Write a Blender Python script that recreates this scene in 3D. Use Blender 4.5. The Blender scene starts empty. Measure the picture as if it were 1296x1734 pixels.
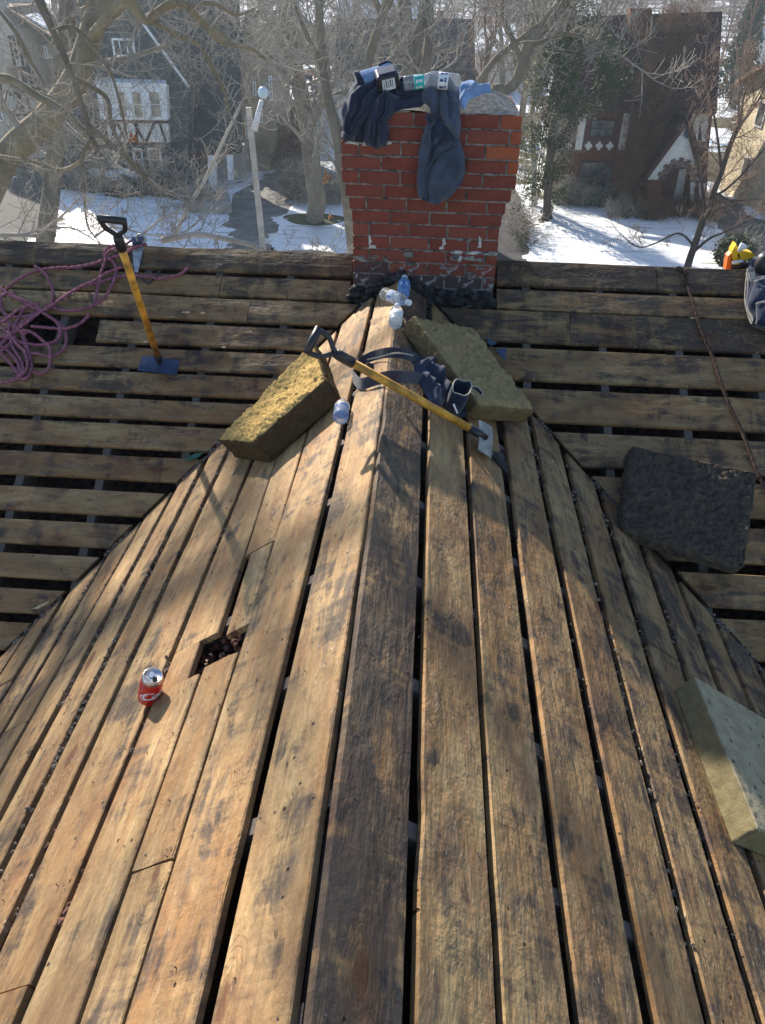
import bpy, bmesh, math, random
from mathutils import Vector, Matrix, noise
from mathutils.geometry import delaunay_2d_cdt
R=math.radians
SC=bpy.context.scene
COL=SC.collection
# ---------------------------------------------------------------- camera
S=0.8625
PITCH,YAW,ROLL,F=R(35.3),R(2.55),R(1.507),1305.0
EYE=Vector((.144*S,0,1.6*S)); TL,TR,TB,Y0=.71,.656,.6,5.023*S
W,H=1296,1734
fwd=Vector((-math.sin(YAW)*math.cos(PITCH),math.cos(YAW)*math.cos(PITCH),-math.sin(PITCH)))
_rt=Vector((math.cos(YAW),math.sin(YAW),0)); _up=_rt.cross(fwd)
r2=_rt*math.cos(ROLL)+_up*math.sin(ROLL); u2=-_rt*math.sin(ROLL)+_up*math.cos(ROLL)
cd=bpy.data.cameras.new('camera'); cam=bpy.data.objects.new('camera',cd); COL.objects.link(cam); SC.camera=cam
cd.sensor_fit='VERTICAL'; cd.sensor_height=24; cd.lens=24*F/H; cd.clip_start=.05; cd.clip_end=3000
M=Matrix((r2,u2,-fwd)).transposed().to_4x4(); M.translation=EYE; cam.matrix_world=M
# ---------------------------------------------------------------- light
w=bpy.data.worlds.new('World'); SC.world=w; w.use_nodes=True
nt=w.node_tree; sky=nt.nodes.new('ShaderNodeTexSky'); sky.sky_type='NISHITA'; sky.sun_disc=False
SUN=Vector((-.452,.76,.465)).normalized()
sky.sun_elevation=math.asin(SUN.z); sky.sun_rotation=math.atan2(SUN.x,SUN.y)
sky.dust_density=.5; sky.ozone_density=2.2
nt.links.new(sky.outputs[0],nt.nodes['Background'].inputs[0]); nt.nodes['Background'].inputs[1].default_value=.092
sl=bpy.data.lights.new('sun','SUN'); sl.energy=5; sl.angle=R(.8); sl.color=(1,.91,.78)
so=bpy.data.objects.new('sun',sl); COL.objects.link(so); so.rotation_euler=(-SUN).to_track_quat('-Z','Y').to_euler()
SC.view_settings.view_transform='Standard'; SC.view_settings.look='None'; SC.view_settings.exposure=1.1; SC.view_settings.gamma=1
# ---------------------------------------------------------------- measuring helpers
def ray(px,py): return fwd+r2*((px-W/2)/F)+u2*((H/2-py)/F)
def hit(px,py,n,c):
    n=Vector(n); d=ray(px,py); return EYE+d*((c-n.dot(EYE))/n.dot(d))
NL=Vector((-TL,0,1)).normalized(); NR=Vector((TR,0,1)).normalized(); NM=Vector((0,-TB,1)).normalized()
CM=-TB*Y0/math.sqrt(1+TB*TB)
def PL(px,py,o=0): return hit(px,py,NL,o)
def PR(px,py,o=0): return hit(px,py,NR,o)
def PM(px,py,o=0): return hit(px,py,NM,CM+o)
def AY(px,py,Y): return hit(px,py,(0,1,0),Y)
def AZ(px,py,Z): return hit(px,py,(0,0,1),Z)
ZG=-9.0
# ---------------------------------------------------------------- object helpers
def tag(o,label=None,cat=None,group=None,kind=None):
    if label: o['label']=label
    if cat: o['category']=cat
    if group: o['group']=group
    if kind: o['kind']=kind
    return o
def empty(name,loc,label=None,cat=None,group=None):
    o=bpy.data.objects.new(name,None); COL.objects.link(o); o.location=loc; o.empty_display_size=.1
    return tag(o,label,cat,group)
class MB:
    def __init__(s): s.v=[]; s.f=[]
    def add(s,v,f):
        b=len(s.v); s.v.extend([Vector(a) for a in v]); s.f.extend([tuple(i+b for i in q) for q in f]); return s
    def box(s,c,sz,m=None):
        x,y,z=[a/2 for a in sz]; vs=[Vector((i*x,j*y,k*z)) for i in(-1,1) for j in(-1,1) for k in(-1,1)]
        if m is not None: vs=[m@a for a in vs]
        c=Vector(c); return s.add([a+c for a in vs],[(0,1,3,2),(4,6,7,5),(0,4,5,1),(2,3,7,6),(0,2,6,4),(1,5,7,3)])
    def tube(s,pts,rad,n=6,cap=True,flat=1.0):
        pts=[Vector(p) for p in pts]
        if not hasattr(rad,'__len__'): rad=[rad]*len(pts)
        b=len(s.v); prev=None
        for i,p in enumerate(pts):
            t=(pts[min(i+1,len(pts)-1)]-pts[max(i-1,0)])
            if t.length<1e-9: t=Vector((0,0,1))
            t.normalize()
            if prev is None:
                a=t.orthogonal().normalized()
            else:
                a=prev-t*prev.dot(t)
                if a.length<1e-6: a=t.orthogonal()
                a.normalize()
            prev=a; c=t.cross(a)
            for k in range(n):
                g=2*math.pi*k/n; s.v.append(p+(a*math.cos(g)+c*math.sin(g)*flat)*rad[i])
        for i in range(len(pts)-1):
            for k in range(n):
                k2=(k+1)%n; s.f.append((b+i*n+k,b+i*n+k2,b+(i+1)*n+k2,b+(i+1)*n+k))
        if cap:
            s.f.append(tuple(b+k for k in reversed(range(n)))); e=b+(len(pts)-1)*n; s.f.append(tuple(e+k for k in range(n)))
        return s
    def lathe(s,prof,org=(0,0,0),m=None,n=20):
        b=len(s.v); org=Vector(org)
        for r,z in prof:
            for k in range(n):
                g=2*math.pi*k/n; p=Vector((r*math.cos(g),r*math.sin(g),z))
                if m is not None: p=m@p
                s.v.append(p+org)
        for i in range(len(prof)-1):
            for k in range(n):
                k2=(k+1)%n; s.f.append((b+i*n+k,b+i*n+k2,b+(i+1)*n+k2,b+(i+1)*n+k))
        s.f.append(tuple(b+k for k in reversed(range(n)))); e=b+(len(prof)-1)*n; s.f.append(tuple(e+k for k in range(n)))
        return s
    def slab(s,poly,dv):
        """closed prism: polygon (3d points) extruded by dv"""
        n=len(poly); dv=Vector(dv); p=[Vector(a) for a in poly]
        return s.add(p+[a+dv for a in p],[tuple(range(n)),tuple(reversed(range(n,2*n)))]+[(i,i+n,(i+1)%n+n,(i+1)%n) for i in range(n)])
    def build(s,name,mat,parent=None,smooth=False,fix=True,org=None):
        me=bpy.data.meshes.new(name); vs=s.v
        if org is not None: o_=Vector(org); vs=[a-o_ for a in vs]
        me.from_pydata([tuple(a) for a in vs],[],s.f)
        if fix:
            bm=bmesh.new(); bm.from_mesh(me); bmesh.ops.recalc_face_normals(bm,faces=bm.faces); bm.to_mesh(me); bm.free()
        if smooth: me.polygons.foreach_set('use_smooth',[True]*len(me.polygons))
        for m_ in (mat if isinstance(mat,(list,tuple)) else [mat]): me.materials.append(m_)
        o=bpy.data.objects.new(name,me); COL.objects.link(o)
        if org is not None: o.location=org
        if parent is not None:
            o.parent=parent; o.matrix_parent_inverse=Matrix.Translation(parent.location).inverted()
        return o
def spline(pts,n=8):
    pts=[Vector(p) for p in pts]; out=[]
    for i in range(len(pts)-1):
        p0=pts[max(i-1,0)]; p1=pts[i]; p2=pts[i+1]; p3=pts[min(i+2,len(pts)-1)]
        for k in range(n):
            t=k/n; out.append(.5*((2*p1)+(p2-p0)*t+(2*p0-5*p1+4*p2-p3)*t*t+(3*p1-p0-3*p2+p3)*t**3))
    out.append(pts[-1]); return out
def inside(x,y,poly):
    c=False; n=len(poly); j=n-1
    for i in range(n):
        xi,yi=poly[i][:2]; xj,yj=poly[j][:2]
        if (yi>y)!=(yj>y) and x<(xj-xi)*(y-yi)/(yj-yi)+xi: c=not c
        j=i
    return c
# ---------------------------------------------------------------- materials
class NT:
    def __init__(s,name,rough=.8,spec=.3):
        s.m=bpy.data.materials.new(name); s.m.use_nodes=True; s.t=s.m.node_tree; s.b=s.t.nodes['Principled BSDF']
        s.b.inputs['Roughness'].default_value=rough; s.b.inputs['Specular IOR Level'].default_value=spec
        s.tc=s.n('TexCoord')
    def n(s,k,**kw):
        x=s.t.nodes.new('ShaderNode'+k)
        for a,v in kw.items(): setattr(x,a,v)
        return x
    def l(s,a,b): s.t.links.new(a,b)
    def put(s,sock,v):
        if hasattr(v,'links') or hasattr(v,'is_output'): s.l(v,sock)
        else: sock.default_value=v
    def map(s,sc=(1,1,1),src=None,rot=(0,0,0)):
        m=s.n('Mapping'); s.l(src or s.tc.outputs['Object'],m.inputs[0]); m.inputs['Scale'].default_value=sc; m.inputs['Rotation'].default_value=rot; return m.outputs[0]
    def noise(s,vec,scale=5,detail=4,rough=.55,dist=0):
        x=s.n('TexNoise'); s.l(vec,x.inputs['Vector']); x.inputs['Scale'].default_value=scale; x.inputs['Detail'].default_value=detail; x.inputs['Roughness'].default_value=rough; x.inputs['Distortion'].default_value=dist; return x.outputs['Fac']
    def ramp(s,v,a,b,c0=0.,c1=1.):
        x=s.n('MapRange'); s.put(x.inputs[0],v); x.inputs[1].default_value=a; x.inputs[2].default_value=b; x.inputs[3].default_value=c0; x.inputs[4].default_value=c1; x.interpolation_type='SMOOTHSTEP'; return x.outputs[0]
    def mix(s,f,a,b,mode='MIX'):
        x=s.n('Mix',data_type='RGBA',blend_type=mode); s.put(x.inputs[0],f)
        for sk,v in ((x.inputs[6],a),(x.inputs[7],b)):
            if hasattr(v,'is_output'): s.l(v,sk)
            else: sk.default_value=(*v,1) if len(v)==3 else v
        return x.outputs[2]
    def math(s,op,a,b=0.,c=None):
        x=s.n('Math',operation=op); s.put(x.inputs[0],a); s.put(x.inputs[1],b)
        if c is not None: s.put(x.inputs[2],c)
        return x.outputs[0]
    def color(s,c):
        if hasattr(c,'is_output'): s.l(c,s.b.inputs['Base Color'])
        else: s.b.inputs['Base Color'].default_value=(*c,1)
    def bump(s,h,strength=.5,dist=.01,prev=None):
        x=s.n('Bump'); s.l(h,x.inputs['Height']); x.inputs['Strength'].default_value=strength; x.inputs['Distance'].default_value=dist
        if prev is not None: s.l(prev,x.inputs['Normal'])
        s.l(x.outputs[0],s.b.inputs['Normal']); return x.outputs[0]
def simple(name,col,rough=.7,var=.25,scale=20,bump=.2,bd=.004,spec=.3,metal=0):
    m=NT(name,rough,spec); v=m.map()
    n1=m.noise(v,scale,5,.6)
    c0=tuple(max(0,a*(1-var)) for a in col); c1=tuple(min(1,a*(1+var)) for a in col)
    m.color(m.mix(m.ramp(n1,.3,.7),c0,c1)); m.b.inputs['Metallic'].default_value=metal
    if bump: m.bump(m.noise(v,scale*4,4,.6),bump,bd)
    return m.m
def wood_mat():
    m=NT('weathered_plank_wood',.72,.25)
    oi=m.n('ObjectInfo')
    ad=m.n('VectorMath',operation='ADD'); cmb=m.n('CombineXYZ')
    m.l(m.math('MULTIPLY',oi.outputs['Random'],37.),cmb.inputs[0]); m.l(m.math('MULTIPLY',oi.outputs['Random'],91.),cmb.inputs[1]); m.l(m.math('MULTIPLY',oi.outputs['Random'],13.),cmb.inputs[2])
    m.l(m.tc.outputs['Object'],ad.inputs[0]); m.l(cmb.outputs[0],ad.inputs[1]); P=ad.outputs[0]
    sp=m.n('SeparateColor'); m.l(oi.outputs['Color'],sp.inputs[0])
    stain_amt,bright,aged=sp.outputs[0],sp.outputs[1],sp.outputs[2]
    # knots
    vk=m.n('TexVoronoi'); m.l(m.map((2.1,6.5,1.),P),vk.inputs['Vector']); vk.inputs['Scale'].default_value=1.; vk.inputs['Randomness'].default_value=.95
    kd=vk.outputs['Distance']
    kn=m.noise(m.map((6,9,1),P),2.,3,.5)
    kd2=m.math('ADD',kd,m.math('MULTIPLY',m.math('SUBTRACT',kn,.5),.12))
    sc=m.n('SeparateColor'); m.l(vk.outputs['Color'],sc.inputs[0])
    keep=m.ramp(sc.outputs[0],.38,.42)
    knot=m.math('MULTIPLY',m.ramp(kd2,.125,.085),keep)
    halo=m.math('MULTIPLY',m.ramp(kd2,.32,.08),keep)
    # grain, bent round the knots
    gy=m.math('ADD',m.math('MULTIPLY',m.noise(m.map((.34,4.,1.),P),1.5,2,.45),11.),m.math('MULTIPLY',halo,5.))
    ring=m.math('ADD',m.math('MULTIPLY',m.math('SINE',m.math('MULTIPLY',gy,5.5)),.5),.5)
    fine=m.noise(m.map((3.,150.,40.),P),1.,5,.7)
    fib=m.noise(m.map((9.,60.,20.),P),1.,5,.75,.6)
    tone=m.noise(m.map((1.4,4.,1.),P),1.3,4,.6)
    base=m.mix(m.ramp(tone,.3,.7),(.31,.175,.082),(.50,.345,.18))
    hue=m.noise(m.map((1.9,6.,1.),P),1.1,5,.65,.4)
    base=m.mix(m.math('MULTIPLY',m.ramp(hue,.52,.68),.55),base,(.36,.18,.08)); base=m.mix(m.math('MULTIPLY',m.ramp(hue,.46,.3),.5),base,(.52,.38,.19))
    base=m.mix(m.math('MULTIPLY',m.ramp(ring,.55,1.),.30),base,(.25,.135,.06))
    base=m.mix(m.math('MULTIPLY',m.ramp(fine,.45,.75),.4),base,(.2,.115,.055))
    base=m.mix(m.math('MULTIPLY',m.ramp(fib,.52,.72),.3),base,(.55,.46,.34))
    # purplish brown discolouring patches
    pp=m.noise(m.map((2.5,5.,1.),P,(0,0,.4)),1.7,4,.6,.4)
    base=m.mix(m.math('MULTIPLY',m.ramp(pp,.5,.68),m.math('MULTIPLY_ADD',aged,.6,.15)),base,(.17,.085,.055))
    mo=m.noise(m.map((3.,9.,1.),P,(0,0,-.15)),1.9,7,.7,.6)
    base=m.mix(m.math('MULTIPLY',m.ramp(mo,.44,.64),.5),base,(.20,.135,.08))
    mo2=m.noise(m.map((13.,42.,1.),P),1.,5,.7,.4); base=m.mix(m.math('MULTIPLY',m.ramp(mo2,.55,.7),.4),base,(.15,.10,.065))
    # blue-black water staining, partly in cross-grain bands as the old shingle laps left it
    s1=m.noise(m.map((2.3,8.,1.),P),1.5,8,.66,.8)
    s2=m.noise(m.map((8.,1.6,1.),P),1.3,6,.66,.7)
    s3=m.math('ADD',m.math('MULTIPLY',s1,.62),m.math('MULTIPLY',s2,.38))
    thr=m.math('SUBTRACT',.675,m.math('MULTIPLY',stain_amt,.34))
    df=m.math('SUBTRACT',s3,thr)
    st=m.ramp(df,-.025,.075)
    gr0=m.noise(m.map((4.,9.,1.),P),1.2,5,.65)
    stf=m.math('MULTIPLY',st,m.ramp(fib,.85,.3,.55,1.))
    base=m.mix(m.math('MULTIPLY',stf,.88),base,m.mix(m.ramp(gr0,.4,.6),(.026,.028,.034),(.075,.062,.058)))
    gr=m.noise(m.map((5.,13.,1.),P),1.2,5,.65)
    base=m.mix(m.math('MULTIPLY',m.ramp(gr,.56,.72),.45),base,(.1,.095,.085))
    # knots, checks, nail holes
    base=m.mix(m.math('MULTIPLY',halo,.3),base,(.24,.12,.05))
    base=m.mix(m.math('MULTIPLY',knot,.8),base,(.13,.06,.035))
    vn=m.n('TexVoronoi'); m.l(m.map((16,21,1),P),vn.inputs['Vector']); vn.inputs['Scale'].default_value=1.
    scn=m.n('SeparateColor'); m.l(vn.outputs['Color'],scn.inputs[0])
    hole=m.math('MULTIPLY',m.ramp(vn.outputs['Distance'],.10,.05),m.ramp(scn.outputs[1],.58,.60))
    base=m.mix(m.math('MULTIPLY',hole,.92),base,(.02,.015,.012))
    vr=m.n('TexVoronoi'); m.l(m.map((4.9,16,1),P),vr.inputs['Vector']); vr.inputs['Scale'].default_value=1.
    base=m.mix(m.math('MULTIPLY',m.ramp(vr.outputs['Distance'],.06,.03),.95),base,(.012,.01,.01)); base=m.mix(m.math('MULTIPLY',m.ramp(vr.outputs['Distance'],.24,.05),.4),base,(.06,.04,.035))
    scr=m.noise(m.map((70.,3.,1.),P,(0,0,.5)),1.,4,.75,.3); base=m.mix(m.math('MULTIPLY',m.ramp(scr,.66,.74),.35),base,(.09,.06,.045))
    vs=m.n('TexVoronoi'); m.l(m.map((34,95,1),P,(0,0,.25)),vs.inputs['Vector']); vs.inputs['Scale'].default_value=1.
    scs=m.n('SeparateColor'); m.l(vs.outputs['Color'],scs.inputs[0])
    chip=m.math('MULTIPLY',m.math('MULTIPLY',m.ramp(vs.outputs['Distance'],.34,.12),m.ramp(scs.outputs[2],.62,.66)),m.ramp(gr,.42,.6))
    base=m.mix(m.math('MULTIPLY',chip,.6),base,(.55,.43,.29))
    # overall brightness set per board, with a slight saturation lift
    hv=m.n('HueSaturation'); m.l(base,hv.inputs['Color']); m.l(m.math('MULTIPLY_ADD',bright,1.0,.0),hv.inputs['Value']); hv.inputs['Saturation'].default_value=1.06
    m.color(hv.outputs[0])
    saw=m.noise(m.map((85.,6.,1.),P,(0,0,.12)),1.,3,.6)
    lump=m.noise(m.map((7.,14.,1.),P),1.,5,.6,.3)
    h=m.math('ADD',m.math('MULTIPLY',fine,.5),m.math('MULTIPLY',saw,.38))
    h=m.math('ADD',h,m.math('MULTIPLY',fib,.8)); h=m.math('SUBTRACT',h,m.math('MULTIPLY',hole,1.5)); h=m.math('ADD',h,m.math('MULTIPLY',chip,.7))
    h=m.math('SUBTRACT',h,m.math('MULTIPLY',m.ramp(ring,.6,1.),.22))
    b=m.bump(h,.9,.004); m.bump(lump,.9,.02,b)
    return m.m
WOOD=wood_mat()
RAFT=simple('rough_sawn_rafter',(.16,.13,.11),.85,.3,12,.4)
CUT=simple('fresh_cut_wood',(.48,.22,.07),.8,.25,40,.4)
INSUL=simple('attic_insulation_liner',(.10,.055,.04),.95,.6,22,1.,.03)
def brick_mat(name,c):
    m=NT(name,.85,.2); oi=m.n('ObjectInfo'); v=m.map()
    n1=m.noise(v,14,5,.65,.2); n2=m.noise(v,90,4,.7)
    base=m.mix(m.ramp(n1,.3,.75),tuple(a*.62 for a in c),c); base=m.mix(m.math('MULTIPLY',oi.outputs['Random'],.55),base,(c[0]*.62,c[1]*.85,c[2]*1.0)); base=m.mix(m.math('MULTIPLY',m.ramp(oi.outputs['Random'],.6,.95),.35),base,(c[0]*1.25,c[1]*1.4,c[2]*1.2))
    base=m.mix(m.math('MULTIPLY',m.ramp(n2,.5,.75),.35),base,tuple(a*.45 for a in c))
    sp=m.n('SeparateColor'); m.l(oi.outputs['Color'],sp.inputs[0])
    n3=m.noise(v,9,5,.6,.5); n4=m.noise(v,15,6,.65,1.2)
    soot=m.ramp(m.math('SUBTRACT',n3,m.math('SUBTRACT',.85,m.math('MULTIPLY',sp.outputs[0],.7))),-.08,.1)
    base=m.mix(m.math('MULTIPLY',soot,.9),base,(.05,.045,.052))
    mort=m.ramp(m.math('SUBTRACT',n4,m.math('SUBTRACT',.85,m.math('MULTIPLY',sp.outputs[1],.6))),-.03,.06)
    base=m.mix(m.math('MULTIPLY',mort,.8),base,(.34,.335,.35))
    m.color(base); m.bump(m.math('ADD',n2,n4),.8,.004); return m.m
BRICK=brick_mat('red_brick',(.28,.072,.05)); BRICKO=brick_mat('orange_brick',(.42,.105,.05))
MORT=simple('grey_mortar',(.21,.19,.175),.95,.7,30,.8,.008)
MORTW=simple('white_mortar_smear',(.6,.58,.55),.9,.2,40,.8,.006)
CROWN=simple('pebbled_cement',(.26,.25,.23),.95,.45,45,1.,.012)
TAR=simple('old_roof_tar',(.035,.035,.04),.75,.9,28,1.,.012)
def foam_mat(name,c,hs=1.):
    m=NT(name,.95,.05); v=m.map(); n1=m.noise(v,22,6,.65,.5); n2=m.noise(v,130,3,.7)
    base=m.mix(m.ramp(n1,.3,.7),tuple(a*.7 for a in c),c); base=m.mix(m.math('MULTIPLY',m.ramp(n2,.55,.75),.35),base,tuple(a*.35 for a in c))
    m.color(base); m.bump(m.math('ADD',m.math('MULTIPLY',n1,2.),n2),.6*hs,.008); return m.m
FOAMS=foam_mat('dirty_shaded_foam_skin',(.11,.078,.042)); FOAMY=foam_mat('yellow_foam',(.66,.45,.17)); FOAMD=foam_mat('dirty_grey_foam',(.125,.10,.078)); FOAMP=foam_mat('pale_foam',(.43,.36,.235),.5); FOAMPS=foam_mat('pale_shaded_foam_side',(.27,.225,.125),.5); FOAMO=foam_mat('olive_foam',(.42,.31,.155)); FOAMSO=foam_mat('olive_shaded_foam_skin',(.22,.155,.08))  # side foams: dirty skin, with the sides' shade also put into the colour
YEL=simple('yellow_fibreglass',(.56,.28,.035),.5,.5,14,.3,.001,.5)
BLK=simple('black_plastic',(.02,.021,.026),.4,.3,60,.15,.001,.5)
STEEL=simple('worn_steel',(.42,.43,.43),.42,.3,30,.3,.001,.5,.75)
STEELB=simple('blue_steel',(.035,.06,.12),.45,.3,30,.3,.001,.5,.3)
def cloth_mat(name,c):
    m=NT(name,.95,.05); v=m.map(); n1=m.noise(v,9,5,.6); wv=m.noise(v,420,2,.5); n2=m.noise(v,70,4,.7)
    base=m.mix(m.ramp(n1,.3,.7),tuple(a*.75 for a in c),tuple(a*1.2 for a in c)); base=m.mix(m.math('MULTIPLY',m.ramp(n2,.55,.8),.25),base,tuple(min(1,a*2.2) for a in c))
    m.color(base); m.b.inputs['Sheen Weight'].default_value=.3; m.bump(m.math('ADD',wv,n2),.5,.002); return m.m
NAVY=cloth_mat('navy_cotton',(.024,.032,.062)); SLATE=cloth_mat('slate_blue_fleece',(.062,.082,.125)); LBLUE=cloth_mat('light_blue_cloth',(.22,.34,.56)); BELT=cloth_mat('dark_webbing',(.035,.04,.06)); PIPING=simple('beige_piping',(.42,.38,.3),.8,.2,60)
ROPEP=simple('dusty_pink_rope',(.30,.11,.15),.9,.4,60,.8,.003); ROPEB=simple('brown_frayed_rope',(.085,.05,.038),.95,.5,60,.9,.004)
def plastic():
    m=NT('clear_bottle_plastic',.06,.5); b=m.b; b.inputs['Base Color'].default_value=(.96,.98,1,1); b.inputs['Transmission Weight'].default_value=.86; b.inputs['IOR'].default_value=1.12; b.inputs['Roughness'].default_value=.18
    m.bump(m.noise(m.map(),55,3,.6),.7,.006); return m.m
PET=plastic()
def plasticb():
    m=NT('blue_tinted_bottle',.1,.5); b=m.b; b.inputs['Base Color'].default_value=(.35,.62,.95,1); b.inputs['Transmission Weight'].default_value=.6; b.inputs['IOR'].default_value=1.2; b.inputs['Roughness'].default_value=.12
    m.bump(m.noise(m.map(),55,3,.6),.7,.006); return m.m
PETB=plasticb()
WHITE=simple('white_label',(.75,.77,.8),.6,.1,40); BLUEL=simple('blue_label',(.05,.2,.55),.5,.2,40); TEAL=simple('teal_label',(.02,.42,.4),.5,.1,40); DKBLUE=simple('dark_blue_print',(.03,.05,.2),.5,.1,40)
CANR=simple('red_can_paint',(.56,.018,.014),.28,.06,20,0,.001,.6); ALU=simple('brushed_aluminium',(.7,.71,.73),.3,.1,40,.1,.0005,.5,.85); CANW=simple('white_print',(.85,.83,.82),.4,.03,20,0)
DARKH=simple('dark_opening',(.01,.01,.01),.9,.1,10,0)
ORANGE=simple('orange_plastic',(.8,.16,.02),.45,.1,20,0); TYEL=simple('yellow_plastic',(.82,.5,.02),.45,.1,20,.05)
GRANU=simple('pale_shingle_crumbs',(.22,.175,.14),.95,.5,90,.5); CHIP=simple('pale_wood_chip',(.62,.45,.26),.85,.25,60,.5); GREENS=simple('green_shingle',(.05,.14,.10),.9,.4,90,.6); BLUES=simple('blue_grey_shingle',(.07,.10,.17),.9,.4,90,.6)
RUST=simple('rusty_nail',(.16,.12,.1),.5,.4,60,.2,.001,.5,.5)
# ---------------------------------------------------------------- near roof
roof=empty('house_roof',(0,Y0,0),'bare plank roof of the near house, cross gable stripped of its shingles in front','roof')
rnd=random.Random(4)
def plank(c0,c1,d0,d1,n,stain=.35,bright=1.,aged=.5,thick=.021,mat=None,name='plank',endjit=.004,seg=None,warp=.004):
    """plank whose near edge runs c0->c1 and whose other edge runs d0->d1 (3D points of its top face), n = outward normal"""
    c0,c1,d0,d1=[Vector(a) for a in (c0,c1,d0,d1)]; n=Vector(n)
    org=(c0+c1+d0+d1)/4; X=((c1+d1)/2-(c0+d0)/2); L=X.length; X.normalize(); Yv=n.cross(X).normalized()
    if (d0-c0).dot(Yv)<0: c0,d0,c1,d1=d0,c0,d1,c1
    seg=seg or max(2,int(L/.07)); sd=rnd.uniform(0,500); b=.0035
    mt=Matrix((X,Yv,n)).transposed()
    inv=mt.transposed(); mb=MB()
    lift=rnd.uniform(-.002,.003); tw=rnd.uniform(-.01,.01)
    for i in range(seg+1):
        t=i/seg; a=inv@(c0.lerp(c1,t)-org); e=inv@(d0.lerp(d1,t)-org)
        q=t*L
        ja=(noise.noise((q*1.3,sd,0))*.003+noise.noise((q*9,sd,3))*.0018); je=(noise.noise((q*1.3,sd,7))*.003+noise.noise((q*9,sd,9))*.0018)
        bite=noise.noise((q*2.2,sd,31)); 
        if bite>.45: je-=(bite-.45)*.03
        bite=noise.noise((q*2.2,sd,57))
        if bite>.45: ja+=(bite-.45)*.03
        z=lift+noise.noise((q*.7,sd,15))*warp
        ex=0
        if i in(0,seg): ex=0
        y0=a.y+ja; y1=e.y+je; w_=y1-y0
        zz=lambda y: z+tw*(y-(y0+y1)/2)+noise.noise((q*5,y*16,sd))*.0012
        xa=lambda f: a.x*(1-f)+e.x*f+((noise.noise((f*7,sd,i))*endjit) if i in (0,seg) else 0)
        row=[(xa(0),y0,z-thick),(xa(0),y0,zz(y0)-b),(xa(b/w_),y0+b,zz(y0+b)),(xa(.33),y0+w_*.33,zz(y0+w_*.33)+.0006),(xa(.66),y0+w_*.66,zz(y0+w_*.66)+.0006),(xa(1-b/w_),y1-b,zz(y1-b)),(xa(1),y1,zz(y1)-b),(xa(1),y1,z-thick)]
        mb.v.extend(Vector(r) for r in row)
    for i in range(seg):
        for k in range(8): mb.f.append((i*8+k,i*8+(k+1)%8,(i+1)*8+(k+1)%8,(i+1)*8+k))
    mb.f.append(tuple(range(8))); mb.f.append(tuple(seg*8+k for k in reversed(range(8))))
    o=mb.build(name,mat or WOOD,None)
    M4=mt.to_4x4(); M4.translation=org-roof.location; o.parent=roof; o.matrix_basis=M4
    o.color=(stain,bright,aged,1)
    return o
def wl(v,y,T): # point on a wing slope: v>0 right slope, v<0 left slope; v = distance down slope
    x=v/math.sqrt(1+T*T); return Vector((x,y,-T*abs(x)))
def vend(v,T,y): return Y0-T/TB*abs(v)/math.sqrt(1+T*T)
NEAR=-1.5
CHY=4.15
def wing(side,va,vb,stain,bright,aged,splits=(),y_near=NEAR,y_far=None):
    """va,vb: ((v at y=.6),(v at y=2.6)) for inner and outer edge"""
    T=TR if side>0 else TL; n=NR if side>0 else NL
    f=lambda p,y: p[0]+(p[1]-p[0])*(y-.6)/2.
    def far(p):
        y=3.; 
        for _ in range(8): y=vend(f(p,y),T,0)-.008
        return min(y,CHY-.004)
    ya,yb=far(va),far(vb)
    cuts=[y_near]+sorted(splits)+[None]
    for i in range(len(cuts)-1):
        s0=cuts[i]+(.003 if i else 0); s1=cuts[i+1]
        e0=(s1-.003) if s1 is not None else ya; e1=(s1-.003) if s1 is not None else yb
        if y_far and s1 is None: e0=e1=y_far
        if e0-s0<.05 and e1-s0<.05: continue
        P=lambda p,y: wl(side*f(p,y),y,T)
        plank(P(va,s0),P(va,max(e0,s0+.02)),P(vb,s0),P(vb,max(e1,s0+.02)),n,stain+rnd.uniform(-.05,.05),bright,aged)
# right slope (inner edge, outer edge)
wing(1,(.004,.006),(.186,.185),.80,.92,.8)
wing(1,(.216,.219),(.398,.394),.42,.92,.6,[3.05])
wing(1,(.417,.423),(.590,.598),.46,.88,.7)
wing(1,(.622,.640),(.809,.811),.44,.88,.6)
wing(1,(.853,.857),(1.013,1.016),.46,.85,.6,[2.35])
wing(1,(1.049,1.056),(1.210,1.210),.48,.85,.7)
wing(1,(1.247,1.255),(1.416,1.416),.50,.85,.7,[2.15])
wing(1,(1.448,1.458),(1.604,1.618),.55,.85,.7)
wing(1,(1.645,1.660),(1.79,1.812),.55,.85,.7,[1.2])
wing(1,(1.83,1.845),(1.99,2.0),.6,.85,.7)
wing(1,(2.03,2.04),(2.2,2.2),.6,.85,.7)
wing(1,(2.24,2.24),(2.42,2.42),.6,.85,.7); wing(1,(2.45,2.45),(2.65,2.65),.6,.85,.7)
# left slope
wing(-1,(.036,.014),(.218,.178),.42,1.08,.4,[2.95])
wing(-1,(.258,.214),(.446,.400),.40,1.1,.35)
HY0,HY1=1.55,1.70            # the hole cut through two boards
wing(-1,(.466,.405),(.588,.552),.22,1.16,.2,[.93],y_far=HY0) if False else None
def seg_l(va,vb,y0,y1,stain,bright,aged,skew=0.,far=False):
    f=lambda p,y: p[0]+(p[1]-p[0])*(y-.6)/2.
    P=lambda p,y: wl(-f(p,y),y,TL)
    ya=yb=y1
    if far:
        def fr(p):
            y=3.
            for _ in range(8): y=vend(f(p,y),TL,0)-.008
            return min(y,CHY-.004)
        ya,yb=fr(va),fr(vb)
    return plank(P(va,y0),P(va,ya),P(vb,y0+(skew if not far or y0>.95 else 0)),P(vb,yb+(0 if far else skew)),NL,stain,bright,aged)
L2a,L2b=(.462,.410),(.588,.548)
L3a,L3b=(.598,.560),(.785,.716)
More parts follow.
